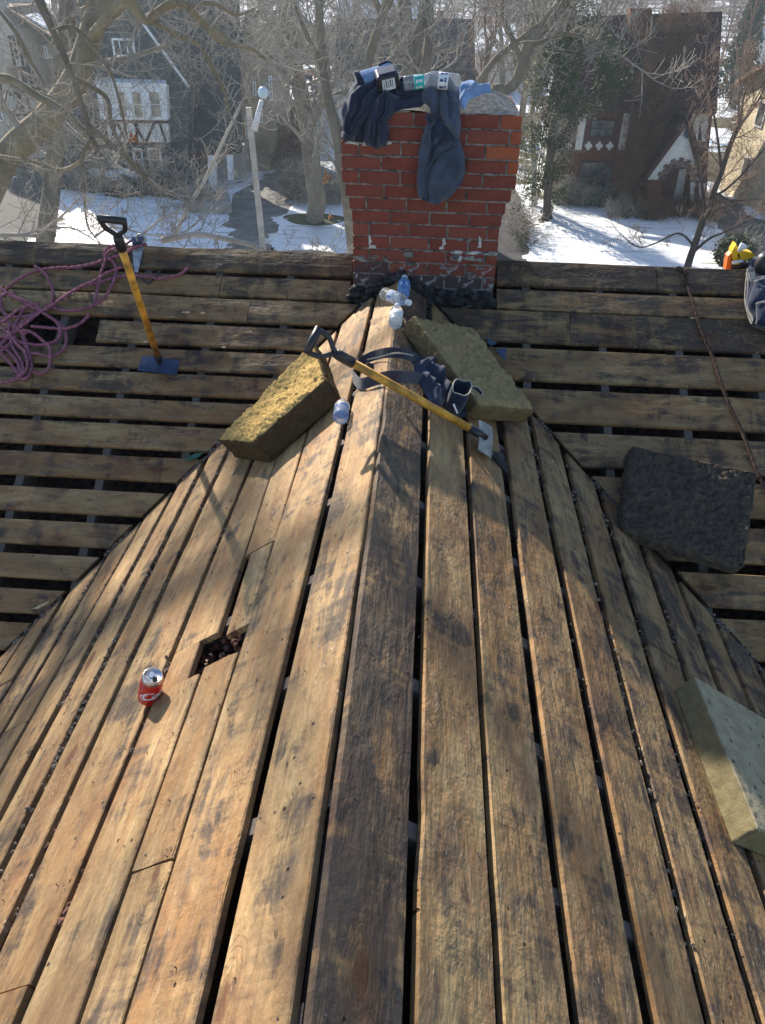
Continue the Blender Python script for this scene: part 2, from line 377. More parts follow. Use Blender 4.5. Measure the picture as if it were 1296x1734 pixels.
seg_l(L2a,L2b,NEAR,.93,.36,1.04,.5)
seg_l(L2a,L2b,.936,1.565,.36,1.08,.4)
seg_l((.424,.414),(.50,.528),1.672,2.075,.36,1.06,.4)
seg_l((.424,.410),(.535,.552),2.085,3,.34,1.12,.3,far=True)
seg_l(L3a,L3b,NEAR,1.545,.38,1.04,.5)
seg_l((.636,.636),L3b,1.546,1.712,.34,1.08,.3)
seg_l((.572,.556),L3b,1.713,3,.36,1.08,.4,far=True)
wing(-1,(.822,.744),(1.0,.950),.44,1.0,.5,[.74],)
wing(-1,(1.036,.985),(1.168,1.112),.42,1.0,.5)
wing(-1,(1.205,1.15),(1.335,1.27),.44,1.0,.5,[.95])
wing(-1,(1.37,1.305),(1.50,1.43),.38,1.05,.4)
wing(-1,(1.53,1.455),(1.66,1.59),.42,1.0,.5,[1.75])
wing(-1,(1.70,1.62),(1.84,1.765),.46,1.0,.5)
wing(-1,(1.87,1.80),(2.02,1.925),.46,1.0,.5,[2.1])
wing(-1,(2.05,1.955),(2.2,2.1),.5,1.0,.5)
wing(-1,(2.23,2.13),(2.4,2.3),.5,1.0,.5); wing(-1,(2.43,2.33),(2.6,2.5),.5,1.0,.5)
# main slope: s = distance down the slope from the line y=Y0
SLB=math.sqrt(1+TB*TB)
def pm(x,s): y=Y0-s/SLB; return Vector((x,y,-TB*(Y0-y)))
LROW=[(-.083,.075,.045),(.108,.244,.245),(.27,.416,.416),(.45,.585,.585),(.62,.741,.741),(.772,.896,.896),(.937,1.055,1.055),(1.089,1.223,1.223),(1.27,1.4,1.4),(1.467,1.594,1.594),(1.646,1.765,1.765),(1.815,1.935,1.935),(1.99,2.105,2.105),(2.152,2.28,2.28),(2.32,2.44,2.44),(2.49,2.61,2.61)]
RROW=[(-.083,.088),(.121,.256),(.267,.468),(.514,.708),(.762,.956),(1.012,1.199),(1.254,1.435),(1.49,1.671),(1.73,1.893),(1.943,2.131),(2.179,2.35),(2.4,2.58)]
def mrow(side,s0,s1,xs,stain,bright,aged,T):
    """xs: list of joints from the valley outwards (absolute x), first None=valley"""
    def xv(s): return max((s/SLB)*TB/T+.012,0)
    for i in range(len(xs)-1):
        a,b=xs[i],xs[i+1]
        if a is None: xa0,xa1=xv(s0)+.01,xv(s1)+.01
        else: xa0=xa1=a+.002
        xb=b-.002
        plank(pm(side*xa0,s0),pm(side*xb,s0),pm(side*xa1,s1),pm(side*xb,s1),NM,stain+rnd.uniform(-.08,.08),bright,aged+rnd.uniform(-.1,.1))
XL,XR=-6.,6.
for i,(s0,_,s1) in enumerate([(a,b,b) for a,b,c in LROW]):
    base=[None,6.]
    if i<2: base=[.275,6.] if i==0 else [.275,1.0,6.]
    if i==2: base=[None,.82,6.]
    if i==3: base=[None,1.58,6.]   # board end showing the dark gap under the rope
    if i in (5,8,11): base=[None,[1.9,2.2,2.6][(i-5)//3],6.]
    if i==3:
        plank(pm(-(s0/SLB*TB/TL+.02),s0),pm(-1.62,s0),pm(-(s1/SLB*TB/TL+.02),s1),pm(-1.62,s1),NM,.5,.78,.9)
        plank(pm(-2.02,s0),pm(-6,s0),pm(-2.02,s1),pm(-6,s1),NM,.5,.78,.9); continue
    mrow(-1,s0,s1,base,[.62,.5,.5,.5,.48,.45,.45,.42,.42,.42,.4,.4,.4,.5,.5,.5][i],[.62,.74,.76,.8,.8,.84,.84,.88,.9,.88,.92,.94,.94,.84,.84,.84][i],.9,TL)
for i,(s0,s1) in enumerate(RROW):
    base=[None,6.]
    if i<2: base=[.535,[1.42,1.9][i],6.]
    if i==2: base=[None,.93,6.]
    if i in(4,7): base=[None,2.3,6.]
    mrow(1,s0,s1,base,[.72,.52,.62,.5,.5,.45,.45,.45,.5,.5,.5,.5][i],[.66,.76,.66,.78,.82,.84,.86,.86,.86,.84,.84,.84][i],.9,TR)
# rear slope beyond the ridge (faces away, keeps the sun out of the attic)
ny=Y0+.083/SLB; nz=.083/SLB*TB
NB=Vector((0,TB,1)).normalized()
for k in range(14):
    a=.012+k*.19; b=a+.165
    q=lambda x,s: Vector((x,ny+s/SLB,nz-s/SLB*TB))
    if k<4:
        plank(q(-6,a),q(-.28,a),q(-6,b),q(-.28,b),NB,.5,.85,.6,seg=6); plank(q(.54,a),q(6,a),q(.54,b),q(6,b),NB,.5,.85,.6,seg=6)
    else: plank(q(-6,a),q(6,a),q(-6,b),q(6,b),NB,.5,.85,.6,seg=8)
# rafters
raf=MB(); raf.box((0,0,0),(1,1,1)); rme=None
def rafter(p0,p1,n,w_=.04,h_=.12,off=.023):
    global rme
    p0,p1,n=Vector(p0),Vector(p1),Vector(n); X=(p1-p0); L=X.length; X.normalize(); Yv=n.cross(X)
    M4=Matrix((X*L,Yv*w_,n*h_)).transposed().to_4x4(); c=(p0+p1)/2-n*(off+h_/2); M4.translation=c-roof.location
    if rme is None:
        o=MB().box((0,0,0),(1,1,1)).build('rafter',RAFT); rme=o.data
    else:
        o=bpy.data.objects.new('rafter',rme); COL.objects.link(o)
    o.parent=roof; o.matrix_basis=M4
for sd,T,x0_ in ((-1,TL,-.62),(1,TR,.70)):
    for k in range(13):
        x=x0_+sd*.405*k+ (0 if sd>0 else 0)
        smax=abs(x)*T/TB*SLB
        rafter(pm(x,-.05),pm(x,min(smax,3.)),NM)
for k in range(15):
    y=-1.09+.41*k
    if y>3.95: break
    for side,T,n in ((1,TR,NR),(-1,TL,NL)):
        vm=(Y0-y)*TB/T*math.sqrt(1+T*T)
        rafter(wl(side*.03,y,T),wl(side*min(vm,2.8),y,T),n)
MB().box((0,(CHY-1.5)/2-.02,-.17),(.035,CHY+1.4,.2)).build('ridge_board',RAFT,roof)
# attic liner: insulation in the left wing, elsewhere an added dark sheet closing off light
ins=MB()
def sheet(fn,nu,nv,amp,sd,top=False):
    b=len(ins.v)
    for i in range(nu+1):
        for j in range(nv+1):
            p,n=fn(i/nu,j/nv); ins.v.append(p+n*(noise.fractal(p*9+Vector((sd,0,0)),1,2,4)*amp))
    for i in range(nu):
        for j in range(nv): a=b+i*(nv+1)+j; ins.f.append((a,a+1,a+nv+2,a+nv+1))
sheet(lambda u,v:(wl(-2.9*u,-1.6+6.0*v,TL)-NL*.10,NL),70,150,.035,3)
sheet(lambda u,v:(wl(2.9*u,-1.6+6.0*v,TR)-NR*.17,NR),50,110,.03,7)
def clipm(x,s):
    p=pm(x,s); T=TL if x<0 else TR
    return p
sheet(lambda u,v:(pm(-6.2+6.2*u,-.1+3.2*v)-NM*.22,NM),60,40,.02,11)
sheet(lambda u,v:(pm(6.2*u,-.1+3.2*v)-NM*.22,NM),60,40,.02,13)
sheet(lambda u,v:(Vector((-6.2+12.4*u,ny+2.6*v,nz-2.6*v*TB))-NB*.22,NB),40,20,.02,17)
tag(ins.build('insulation',INSUL,roof,smooth=True,fix=False),kind='stuff')
# walls of the near house below the eaves
# ---------------------------------------------------------------- chimney
CX0,CX1=AY(598,430,CHY).x,AY(842,430,CHY).x
chim=empty('chimney',((CX0+CX1)/2,CHY+.3,0),'red brick chimney straddling the ridge, corbelled top under draped clothes','chimney')
CD=.60
brme={}
def brick(x0,x1,y0,y1,z0,z1,mat,soot=0,mort=0):
    key=(round(x1-x0,3),round(y1-y0,3),mat.name)
    if key not in brme:
        sx,sy,sz=x1-x0,y1-y0,.0575; b=.003
        bm=bmesh.new(); bmesh.ops.create_cube(bm,size=1); bmesh.ops.scale(bm,vec=(sx,sy,sz),verts=bm.verts)
        bmesh.ops.bevel(bm,geom=list(bm.edges),offset=b,segments=1,affect='EDGES')
        for v in bm.verts: v.co+=Vector([noise.noise(v.co*25+Vector((len(brme)*3,0,i)))*.002 for i in range(3)])
        me=bpy.data.meshes.new('brick'); bm.to_mesh(me); bm.free(); me.materials.append(mat); brme[key]=me
    o=bpy.data.objects.new('brick',brme[key]); COL.objects.link(o); o.parent=chim
    o.location=Vector(((x0+x1)/2+rnd.uniform(-.0015,.0015),(y0+y1)/2+rnd.uniform(-.002,.002),(z0+z1)/2))-chim.location
    o.rotation_euler=(0,rnd.uniform(-.006,.006),rnd.uniform(-.01,.01)); o.color=(soot,mort,0,1)
ZT=AY(720,192,CHY-.05).z
pitch=.0665
rows=[]; core=MB()
exts=[.046,.052,.052,.052,.052,.034,.016,0.004]
nrow=15
for i in range(nrow):
    zt=ZT-i*pitch; zb=zt-.0575; e=exts[i] if i<len(exts) else 0
    if i>=8: e=0
    x0,x1=CX0-e,CX1+e+(.0)
    yf,yb=CHY-e,CHY+CD+e
    core.box(((x0+x1)/2,(yf+yb)/2,zt-pitch/2),(x1-x0-.012,yb-yf-.012,pitch-.0005))
    # front stretchers
    bl=.196; off=[.0,.09][i%2]
    if i==0: off=.05
    x=x0; first=True
    xs=[x0]
    q=x0+ (bl if i%2 else .085)+ (0 if i!=0 else .05)
    while q<x1-.05: xs.append(q); q+=bl+.010
    xs.append(x1)
    for k in range(len(xs)-1):
        a=xs[k]+(.005 if k else 0); b=xs[k+1]-(.005 if k<len(xs)-2 else 0)
        if k==len(xs)-2 and i>8: a,b=a,b
        orange = i<4 and a>CX1-.20
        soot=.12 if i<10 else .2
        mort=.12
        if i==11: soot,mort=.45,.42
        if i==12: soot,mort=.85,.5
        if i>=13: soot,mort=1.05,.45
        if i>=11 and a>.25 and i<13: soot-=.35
        brick(a,b,yf,yf+.09,zb,zt,BRICKO if orange else BRICK,soot+rnd.uniform(-.06,.12),mort+rnd.uniform(0,.12))
    # returns on both flanks
    y=yf+.1
    while y<yb-.03:
        e_=min(y+(.196 if i%2 else .196),yb)
        brick(x0,x0+.09,y,e_,zb,zt,BRICK,.2,.15); brick(x1-.09,x1,y,e_,zb,zt,BRICKO if i<4 else BRICK,.2,.15)
        y=e_+.01
    brick(x0+.1,(x0+x1)/2-.005,yb-.09,yb,zb,zt,BRICK,.2,.1); brick((x0+x1)/2+.005,x1-.1,yb-.09,yb,zb,zt,BRICK,.2,.1)
core.box(((CX0+CX1)/2,CHY+.3,-.5),(CX1-CX0-.012,.58,.9))
core.build('mortar',MORT,chim)
# cement crown
cr=MB(); n=26; m_=20
for i in range(n+1):
    for j in range(m_+1):
        u=i/n*2-1; v=j/m_*2-1
        d=max(abs(u),abs(v)); hgt=.105*(1-max(0,d-.2)/.8)**.9 if d<1 else 0
        x=(CX0+CX1)/2+u*((CX1-CX0)/2+.035); y=CHY+CD/2+v*(CD/2+.035)
        cr.v.append(Vector((x,y,ZT+.004+hgt+noise.fractal(Vector((x*14,y*14,0)),1,2,4)*.008)))
for i in range(n):
    for j in range(m_): a=i*(m_+1)+j; cr.f.append((a,a+1,a+m_+2,a+m_+1))
cr.build('cement_crown',CROWN,chim,smooth=True,fix=False)
# mortar smears left by old flashing
def smear(pts,name='mortar_smear',mat=MORTW,Y=None):
    mb=MB()
    for px,py,w_,h_ in pts:
        p=AY(px,py,(Y or CHY)-.004)
        k=10; ring=[]
        sd=rnd.uniform(0,99)
        for i in range(k):
            g=2*math.pi*i/k; r=1+noise.noise((math.cos(g)*1.7,math.sin(g)*1.7,sd))*.9
            ring.append(p+Vector((math.cos(g)*w_*.0033*.5*r,0,math.sin(g)*h_*.0033*.5*r)))
        b=len(mb.v); mb.v.extend(ring); mb.v.extend(q+(p-q)*.35+Vector((0,-.006,0)) for q in ring); mb.v.append(p+Vector((0,-.007,0)))
        for i in range(k):
            j=(i+1)%k; mb.f.append((b+i,b+j,b+k+j,b+k+i)); mb.f.append((b+k+i,b+k+j,b+2*k))
    return mb.build(name,mat,chim,smooth=False)
smear([(799,300,9,14),(801,308,12,10)],Y=CHY-.034)
smear([(778,323,22,9),(785,320,10,8)],Y=CHY-.016); smear([(827,322,24,8),(835,325,10,6)],Y=CHY-.016)
smear([(627,408,5,16),(630,418,12,6)]); smear([(813,408,5,14),(812,417,9,5)]); smear([(752,412,6,14),(748,420,10,5)])
smear([(775,428,20,5),(800,429,26,6),(825,430,12,4),(779,438,6,12)]); smear([(600,242,30,5),(618,243,16,5)],Y=CHY-.052); smear([(658,242,10,5)],Y=CHY-.052)
for k in range(46):
    zz=rnd.randint(0,11); yy_=AY(720,0,CHY); px=rnd.uniform(600,845); i_=zz
    zj=ZT-i_*pitch+.004; e=exts[i_] if i_<8 else 0
    # measured row height back to a picture row for smear()
    lo,hi=100,520
    for _ in range(30):
        md=(lo+hi)/2
        if AY(px,md,CHY-e).z>zj: lo=md
        else: hi=md
    smear([(px,lo,rnd.uniform(6,22),rnd.uniform(2.5,5))],mat=MORT,Y=CHY-e+.001)
for k in range(16): smear([(rnd.uniform(605,838),rnd.uniform(428,475),rnd.uniform(8,26),rnd.uniform(5,12))],mat=MORT)
# tar flashing remnants hugging the foot of the chimney
tar=MB()
def lump(mb,c,r,sd,sub=1,sq=(1,1,1)):
    bm=bmesh.new(); bmesh.ops.create_icosphere(bm,subdivisions=sub,radius=1)
    b=len(mb.v)
    for v in bm.verts:
        q=v.co*(1+noise.noise(v.co*1.5+Vector((sd,sd*.7,0)))*.55); mb.v.append(Vector(c)+Vector((q.x*sq[0],q.y*sq[1],q.z*sq[2]))*r)
    for f in bm.faces: mb.f.append(tuple(b+v.index for v in f.verts))
    bm.free()
for k in range(150):
    x=rnd.uniform(CX0-.01,CX1+.01); zb_=-TL*abs(x) if x<0 else -TR*x
    zm=-TB*(Y0-CHY); zb_=max(zb_,zm)
    lump(tar,(x,CHY-.008-rnd.uniform(0,.02),zb_+rnd.uniform(-.01,.05)),rnd.uniform(.012,.032),k,1,(1.3,.5,.8))
tag(tar.build('tar_flashing',TAR,chim,smooth=True),kind='stuff')
# ---------------------------------------------------------------- foam blocks
def foam(corners,thick,mat,label,n,rough=.012,grp='foam kneeling blocks on the roof',rnd_r=.02,res=88,skin=None):
    """corners: four 3D points of the upper face, going round; extruded down along -n"""
    c=[Vector(a) for a in corners]; n=Vector(n); org=sum(c,Vector())/4-n*thick
    if ((c[1]-c[0]).cross(c[3]-c[0])).dot(n)<0: c=[c[0],c[3],c[2],c[1]]
    X=(c[1]-c[0]).normalized(); Yv=n.cross(X).normalized()
    mb=MB(); N=res; K=max(5,int(N*.3)); sd=rnd.uniform(0,99)
    sides=[]
    def base(u,v): return (c[0]*(1-u)+c[1]*u)*(1-v)+(c[3]*(1-u)+c[2]*u)*v
    idx={}
    cen=base(.5,.5)
    # cube-like shell: top grid, sides; points pulled in near the edges to round them
    def put(u,v,w):
        key=(round(u,5),round(v,5),round(w,5))
        if key in idx: return idx[key]
        p=base(u,v)-n*thick*(1-w)
        eu=min(u,1-u); ev=min(v,1-v); ew=min(w,1-w)
        L=(c[1]-c[0]).length; M_=(c[3]-c[0]).length
        du,dv,dw=eu*L,ev*M_,ew*thick
        out=Vector()
        r=rnd_r
        # rounding
        au=max(0,1-du/r); av=max(0,1-dv/r); aw=max(0,1-dw/r)
        U=(c[1]-c[0]).normalized(); V=(c[3]-c[0]).normalized()
        su=1 if u<.5 else -1; sv=1 if v<.5 else -1; sw=1 if w<.5 else -1
        p=p+U*su*r*.45*max(av,aw)*au*au+V*sv*r*.45*max(au,aw)*av*av+n*sw*r*.45*max(au,av)*aw*aw
        nz=(noise.fractal(p*34+Vector((sd,0,0)),.8,2.1,4)*.8-abs(noise.noise(p*62+Vector((sd,9,0))))*1.3+noise.noise(p*8+Vector((0,sd,0))))*rough
        nn=n if w>.99 else (Vector() if w<.01 else (-U*su if du<1e-6 else -V*sv))
        if w>.99 or 0: nn=n
        p=p+nn*nz*(1 if w>.99 else .45)
        idx[key]=len(mb.v); mb.v.append(p); return idx[key]
    topf=[]
    for i in range(N):
        for j in range(N):
            a,b_,c_,d_=i/N,(i+1)/N,j/N,(j+1)/N
            topf.append(len(mb.f)); mb.f.append((put(a,c_,1),put(b_,c_,1),put(b_,d_,1),put(a,d_,1)))
            mb.f.append((put(a,c_,0),put(a,d_,0),put(b_,d_,0),put(b_,c_,0)))
    for k in range(K):
        w0,w1=k/K,(k+1)/K
        for i in range(N):
            a,b_=i/N,(i+1)/N
            mb.f.append((put(a,0,w0),put(b_,0,w0),put(b_,0,w1),put(a,0,w1))); mb.f.append((put(a,1,w0),put(a,1,w1),put(b_,1,w1),put(b_,1,w0)))
            mb.f.append((put(0,a,w0),put(0,a,w1),put(0,b_,w1),put(0,b_,w0))); mb.f.append((put(1,a,w0),put(1,b_,w0),put(1,b_,w1),put(1,a,w1)))
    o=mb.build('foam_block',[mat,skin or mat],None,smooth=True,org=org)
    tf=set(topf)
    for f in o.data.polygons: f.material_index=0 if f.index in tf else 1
    tag(o,label,'foam block',grp); return o
T_=.13
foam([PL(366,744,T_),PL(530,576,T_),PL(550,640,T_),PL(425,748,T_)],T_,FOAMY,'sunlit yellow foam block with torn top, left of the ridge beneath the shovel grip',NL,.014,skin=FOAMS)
T_=.10
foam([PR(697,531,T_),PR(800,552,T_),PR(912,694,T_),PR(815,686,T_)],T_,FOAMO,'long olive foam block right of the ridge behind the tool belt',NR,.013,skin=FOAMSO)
nf=(NM*.8+NR*.5).normalized()
def fp(px,py,o): return hit(px,py,NM,CM+o)
foam([fp(1070,752,.13),fp(1286,797,.12),fp(1264,962,.12),fp(1052,896,.15)],.10,FOAMD,'dirty dark grey foam block, largest and filthiest, lying in the right valley',(NM*.9+NR*.25).normalized(),.019)
T_=.10
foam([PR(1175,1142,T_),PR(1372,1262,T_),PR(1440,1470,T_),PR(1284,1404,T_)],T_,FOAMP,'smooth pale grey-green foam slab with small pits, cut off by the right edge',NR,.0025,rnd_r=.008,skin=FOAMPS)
pit=MB()  # thin dark slivers laid on the foam, pit shade given as colour
for k in range(44):
    px,py=rnd.uniform(1185,1300),rnd.uniform(1160,1390)
    if (px-1175)*(1404-1142)-(py-1142)*(1284-1175)<800 or (px-1175)*(1262-1142)-(py-1142)*(1372-1175)>-500: continue
    c=PR(px,py,.1008); a=Vector((rnd.uniform(-.3,.6),-1,0)); a=(a-NR*a.dot(NR)).normalized(); b_=NR.cross(a); L=rnd.uniform(.003,.010); q=L*.28
    pit.slab([c-a*L,c-b_*q,c+a*L,c+b_*q],NR*.0018)
_o=pit.build('foam_pit',simple('painted_pit_shade',(.11,.09,.05),.95,.3,60),bpy.data.objects['foam_block.003']); _o['kind']='stuff'
# ---------------------------------------------------------------- shovels
def shovel(A,B,face,label,steel,wide,hflip=1,bl=(.2,.13),dpl=None):
    """A: top of the D grip, B: foot of the shaft where the blade starts; face: blade plane normal; wide: blade width direction"""
    A,B=Vector(A),Vector(B); d=(A-B).normalized(); L=(A-B).length
    t=empty('roofing_shovel',B,label,'shovel','yellow-handled shingle shovels')
    wide=Vector(wide); wide=(wide-d*wide.dot(d)).normalized(); face=Vector(face)
    s0=B+d*.07; s1=A-d*.158
    mb=MB(); mb.tube([s0,s1],.0165,14); mb.build('shaft',YEL,t,smooth=True)
    dp=(Vector(dpl)-d*Vector(dpl).dot(d)).normalized() if dpl is not None else wide
    mb=MB()
    mb.tube([s1-d*.02,s1+d*.04,s1+d*.06],[.021,.021,.018],12)
    y0=s1+d*.05
    mb.tube(spline([y0,y0+d*.025-dp*.012,y0+d*.055-dp*.038,y0+d*.095-dp*.046,y0+d*.108-dp*.046],5),.0105,8)
    mb.tube(spline([y0,y0+d*.025+dp*.012,y0+d*.055+dp*.038,y0+d*.095+dp*.046,y0+d*.108+dp*.046],5),.0105,8)
    q=dp.cross(d).normalized()
    mb.build('d_grip_yoke',BLK,t,smooth=True)
    mb=MB(); mb.tube([y0+d*.107-dp*.054,y0+d*.109,y0+d*.107+dp*.054],[.0145,.0155,.0145],12); mb.build('grip_bar',BLK,t,smooth=True)
    mb=MB(); mb.tube([B+d*.075,B+d*.02,B-d*.02],[.0195,.018,.012],12); mb.build('ferrule',BLK,t,smooth=True)
    # blade: slightly dished plate with serrated edge
    dn=Vector(face) # direction in which blade extends
    dn.normalize(); nb=wide.cross(dn).normalized(); mb=MB(); n=14
    w_,h_=bl; th=.003
    for k in (0,1):
        for i in range(n+1):
            u=i/n*2-1
            for j in range(6):
                v=j/5; hh=h_*v
                if j==5 and i%2: hh-=.006
                mb.v.append(B-d*.005+wide*(u*w_/2*(1-.06*(1-v)))+dn*(hh-.03)+nb*((.003*(u*u))+th*k+(.004*(1-v)**2)))
    m1=(n+1)*6
    for i in range(n):
        for j in range(5):
            a=i*6+j; mb.f.append((a,a+1,a+7,a+6)); mb.f.append((m1+a,m1+a+6,m1+a+7,m1+a+1))
    for i in range(n): mb.f.append((i*6,(i+1)*6,m1+(i+1)*6,m1+i*6)); mb.f.append((i*6+5,m1+i*6+5,m1+(i+1)*6+5,(i+1)*6+5))
    for j in range(5): mb.f.append((j,m1+j,m1+j+1,j+1)); a=n*6; mb.f.append((a+j,a+j+1,m1+a+j+1,m1+a+j))
    mb.build('blade',steel,t,smooth=False)
    return t
Bs=PM(270,612,.035)
shovel(AY(190,372,3.05),Bs,-Vector((.0,.857,.51)),'yellow shaft shovel standing upright on its blue blade, left of the chimney',STEELB,(1,0,-.02),bl=(.205,.10),dpl=(1,0,0))
Bq=PR(818,738,.06); Q=AZ(652,645,.075)
dd=(Bq-Q).normalized()
# extend the same 3D line back to the grip
def along(P,d,px):
    lo,hi=0,2
    for _ in range(50):
        m_=(lo+hi)/2; X=P-d*m_; r_=X-EYE; x=W/2+F*r_.dot(r2)/r_.dot(fwd)
        if x>px: lo=m_
        else: hi=m_
    return P-d*lo
Aq=along(Q,dd,530)
wv=Vector((.25,.9,.1))
shovel(Aq,Bq,PR(850,745,.03)-Bq+Vector((0,-.06,-.01)),'yellow shaft shovel lying across the ridge, black grip over the left foam block',STEEL,PR(842,712,.08)-PR(850,765,.03),bl=(.17,.11),dpl=Vector((.35,.55,.75)))
MB().slab([PR(822,762,.01),PR(852,768,.012),PR(862,806,.008),PR(850,792,.004)],NR*.004).build('shingle_scrap',TAR)
tag(bpy.data.objects['shingle_scrap'],'torn black felt scrap poking out under the bright shovel blade','scrap')
# ---------------------------------------------------------------- bottles
def bottle(p,axis,label,mat,lab=None,labmat2=None,L=.2,r=.0315,cap=True,grp='water bottles on the roof',roll=0,band=(.052,.098)):
    axis=Vector(axis).normalized(); q=axis.to_track_quat('Z','Y').to_matrix(); t=empty('water_bottle',p,label,'bottle',grp)
    pr=[(r*.7,0),(r*.95,.004),(r,.012),(r*.93,.02),(r,.028),(r*.93,.036),(r,.044),(r*.95,.05),(r*.95,.1),(r,.106),(r*.93,.114),(r,.122),(r*.9,.135),(r*.62,.16),(r*.42,.172),(r*.4,.185),(r*.4,.192)]
    k=L/.2
    MB().lathe([(a,b*k) for a,b in pr],p,q,24).build('bottle_body',mat,t,smooth=True)
    if cap: MB().lathe([(r*.46,.176*k),(r*.48,.178*k),(r*.48,.194*k),(r*.42,.197*k)],p,q,16).build('cap',WHITE,t,smooth=False)
    if lab:
        o=MB().lathe([(r*.965,band[0]*k),(r*.985,(band[0]+.001)*k),(r*.985,(band[1]-.001)*k),(r*.965,band[1]*k)],p,q,24).build('wrapper',lab,t,smooth=True)
        if labmat2:
            st=MB(); n=24
            for i in range(7):
                g0=2*math.pi*(i/7)+roll; 
                for h0,h1,dg in ((.058,.068,.5),(.072,.09,.35)):
                    b=len(st.v)
                    for m2 in range(4):
                        g=g0+dg*m2/3
                        for z in (h0,h1): st.v.append(Vector(p)+q@Vector((r*.985*math.cos(g),r*.985*math.sin(g),z*k)))
                    for m2 in range(3): st.f.append((b+m2*2,b+m2*2+2,b+m2*2+3,b+m2*2+1))
            st.build('printed_lettering',labmat2,t,fix=False)
    return t
zr=.03
b1=AZ(682,502,.055); b1=Vector((b1.x,3.98,.05))
bottle(AZ(683,500,.036),(0,1,.13),'blue tinted bottle lying along the ridge, its cap against the chimney foot',PETB,BLUEL,WHITE,L=.205)
pA=AZ(650,497,.065); pB=AZ(694,513,.075)
bottle(pA,pB-pA+Vector((0,0,.0)),'clear bottle with striped wrapper lying crosswise before the blue bottle',PET,WHITE,BLUEL,L=.2)
pC=AZ(669,548,.045)
bottle(pC,Vector((.02,1,.10)),'clear bottle lying lengthwise, base towards the viewer, under the crosswise bottle',PET,WHITE,None,L=.19)
pD=PL(577,708,.034); pE=PL(582,672,.034)
bottle(pD,pE-pD,'crumpled clear bottle with blue stripe lying on the sunlit left slope',PET,BLUEL,None,L=.17,cap=False,band=(.085,.094))
# ---------------------------------------------------------------- cola can
cp=PL(256,1190,.0); cp=PL(252,1186,0)+Vector((0,0,.004))
_d=ray(259,1145).normalized(); _b=_d.dot(cp-EYE); _c=(cp-EYE).length_squared-.1145**2; _t=_b-math.sqrt(max(_b*_b-_c,0)); ax=(EYE+_d*_t-cp).normalized()
t=empty('drink_can',cp,'red cola can with white script, standing open on the left slope','can')
q=ax.to_track_quat('Z','Y').to_matrix()
r=.033
MB().lathe([(r*.75,0),(r*.8,.003),(r*.98,.012),(r,.018),(r,.098),(r*.97,.104)],cp,q,40).build('can_body',CANR,t,smooth=True)
MB().lathe([(r*.97,.104),(r*.88,.113),(r*.83,.116),(r*.85,.119),(r*.80,.1195),(r*.77,.117),(r*.76,.1145),(r*.2,.1142)],cp,q,40).build('can_lid',ALU,t,smooth=True)
lidz=.1150
def disc(cx,cy,rx,ry,z,mat,name,rot=0,n=18,h=.0006):
    pts=[]
    for i in range(n):
        g=2*math.pi*i/n; x=rx*math.cos(g); y=ry*math.sin(g)
        pts.append(cp+q@Vector((cx+x*math.cos(rot)-y*math.sin(rot),cy+x*math.sin(rot)+y*math.cos(rot),z)))
    return MB().slab(pts,q@Vector((0,0,h))).build(name,mat,t)
# local frame: find direction toward viewer
tv=(EYE-cp); lv=q.transposed()@tv; av=math.atan2(lv.y,lv.x)
ca,sa=math.cos(av),math.sin(av)
disc(.011*ca-.004*-sa*0-.008*sa,.011*sa+.008*ca,.0075,.0105,lidz,DARKH,'drink_opening',av+1.57)
disc(-.004*ca+.004*sa,-.004*sa-.004*ca,.0065,.011,lidz+.0012,ALU,'pull_tab',av+1.57)
# script lettering wrapped round the can
def script(txt,size,cyl_r,ang0,z0,mat,shear=.45,name='script_logo',rotz=.28):
    cu=bpy.data.curves.new(name,'FONT'); cu.body=txt; cu.size=size; cu.shear=shear; cu.extrude=.0; cu.offset=.0006; cu.space_character=.86; cu.resolution_u=3
    to=bpy.data.objects.new(name,cu); COL.objects.link(to)
    dg=bpy.context.evaluated_depsgraph_get(); dg.update(); me=bpy.data.meshes.new_from_object(to.evaluated_get(dg)); bpy.data.objects.remove(to)
    bm=bmesh.new(); bm.from_mesh(me); bmesh.ops.triangulate(bm,faces=bm.faces); bmesh.ops.subdivide_edges(bm,edges=[e for e in bm.edges if e.calc_length()>.006],cuts=2)
    for v in bm.verts:
        x,y=v.co.x*math.cos(rotz)-v.co.y*math.sin(rotz),v.co.x*math.sin(rotz)+v.co.y*math.cos(rotz)
        g=ang0+x/cyl_r; v.co=cp+q@Vector((cyl_r*math.cos(g),cyl_r*math.sin(g),z0+y))-t.location
    bm.to_mesh(me); bm.free(); me.materials.clear(); me.materials.append(mat)
    o=bpy.data.objects.new(name,me); COL.objects.link(o); o.parent=t
script('Coca-Cola',.047,r*1.012,av-.75,.036,CANW,name='script_logo',rotz=.2)
sw=MB(); pts=[]
for i in range(16):
    u=i/15; g=av-.72+u*1.9; z=.046-.014*math.sin(u*math.pi)+.028*u
    pts.append(cp+q@Vector((r*1.005*math.cos(g),r*1.005*math.sin(g),z)))
sw.tube(pts,[.0004+.0011*math.sin(math.pi*i/15) for i in range(16)],6); sw.build('script_swash',CANW,t)
sw=MB(); pts=[]
for i in range(22):
    g0=1.0+i/21*4.2; x=.0135*math.cos(g0); z=.0105*math.sin(g0)
    g=av-.42+x/r; pts.append(cp+q@Vector((r*1.006*math.cos(g),r*1.006*math.sin(g),.047+z+x*.25)))
sw.tube(pts,[.0006+.0011*math.sin(math.pi*i/21) for i in range(22)],6); sw.build('script_swash',CANW,t)
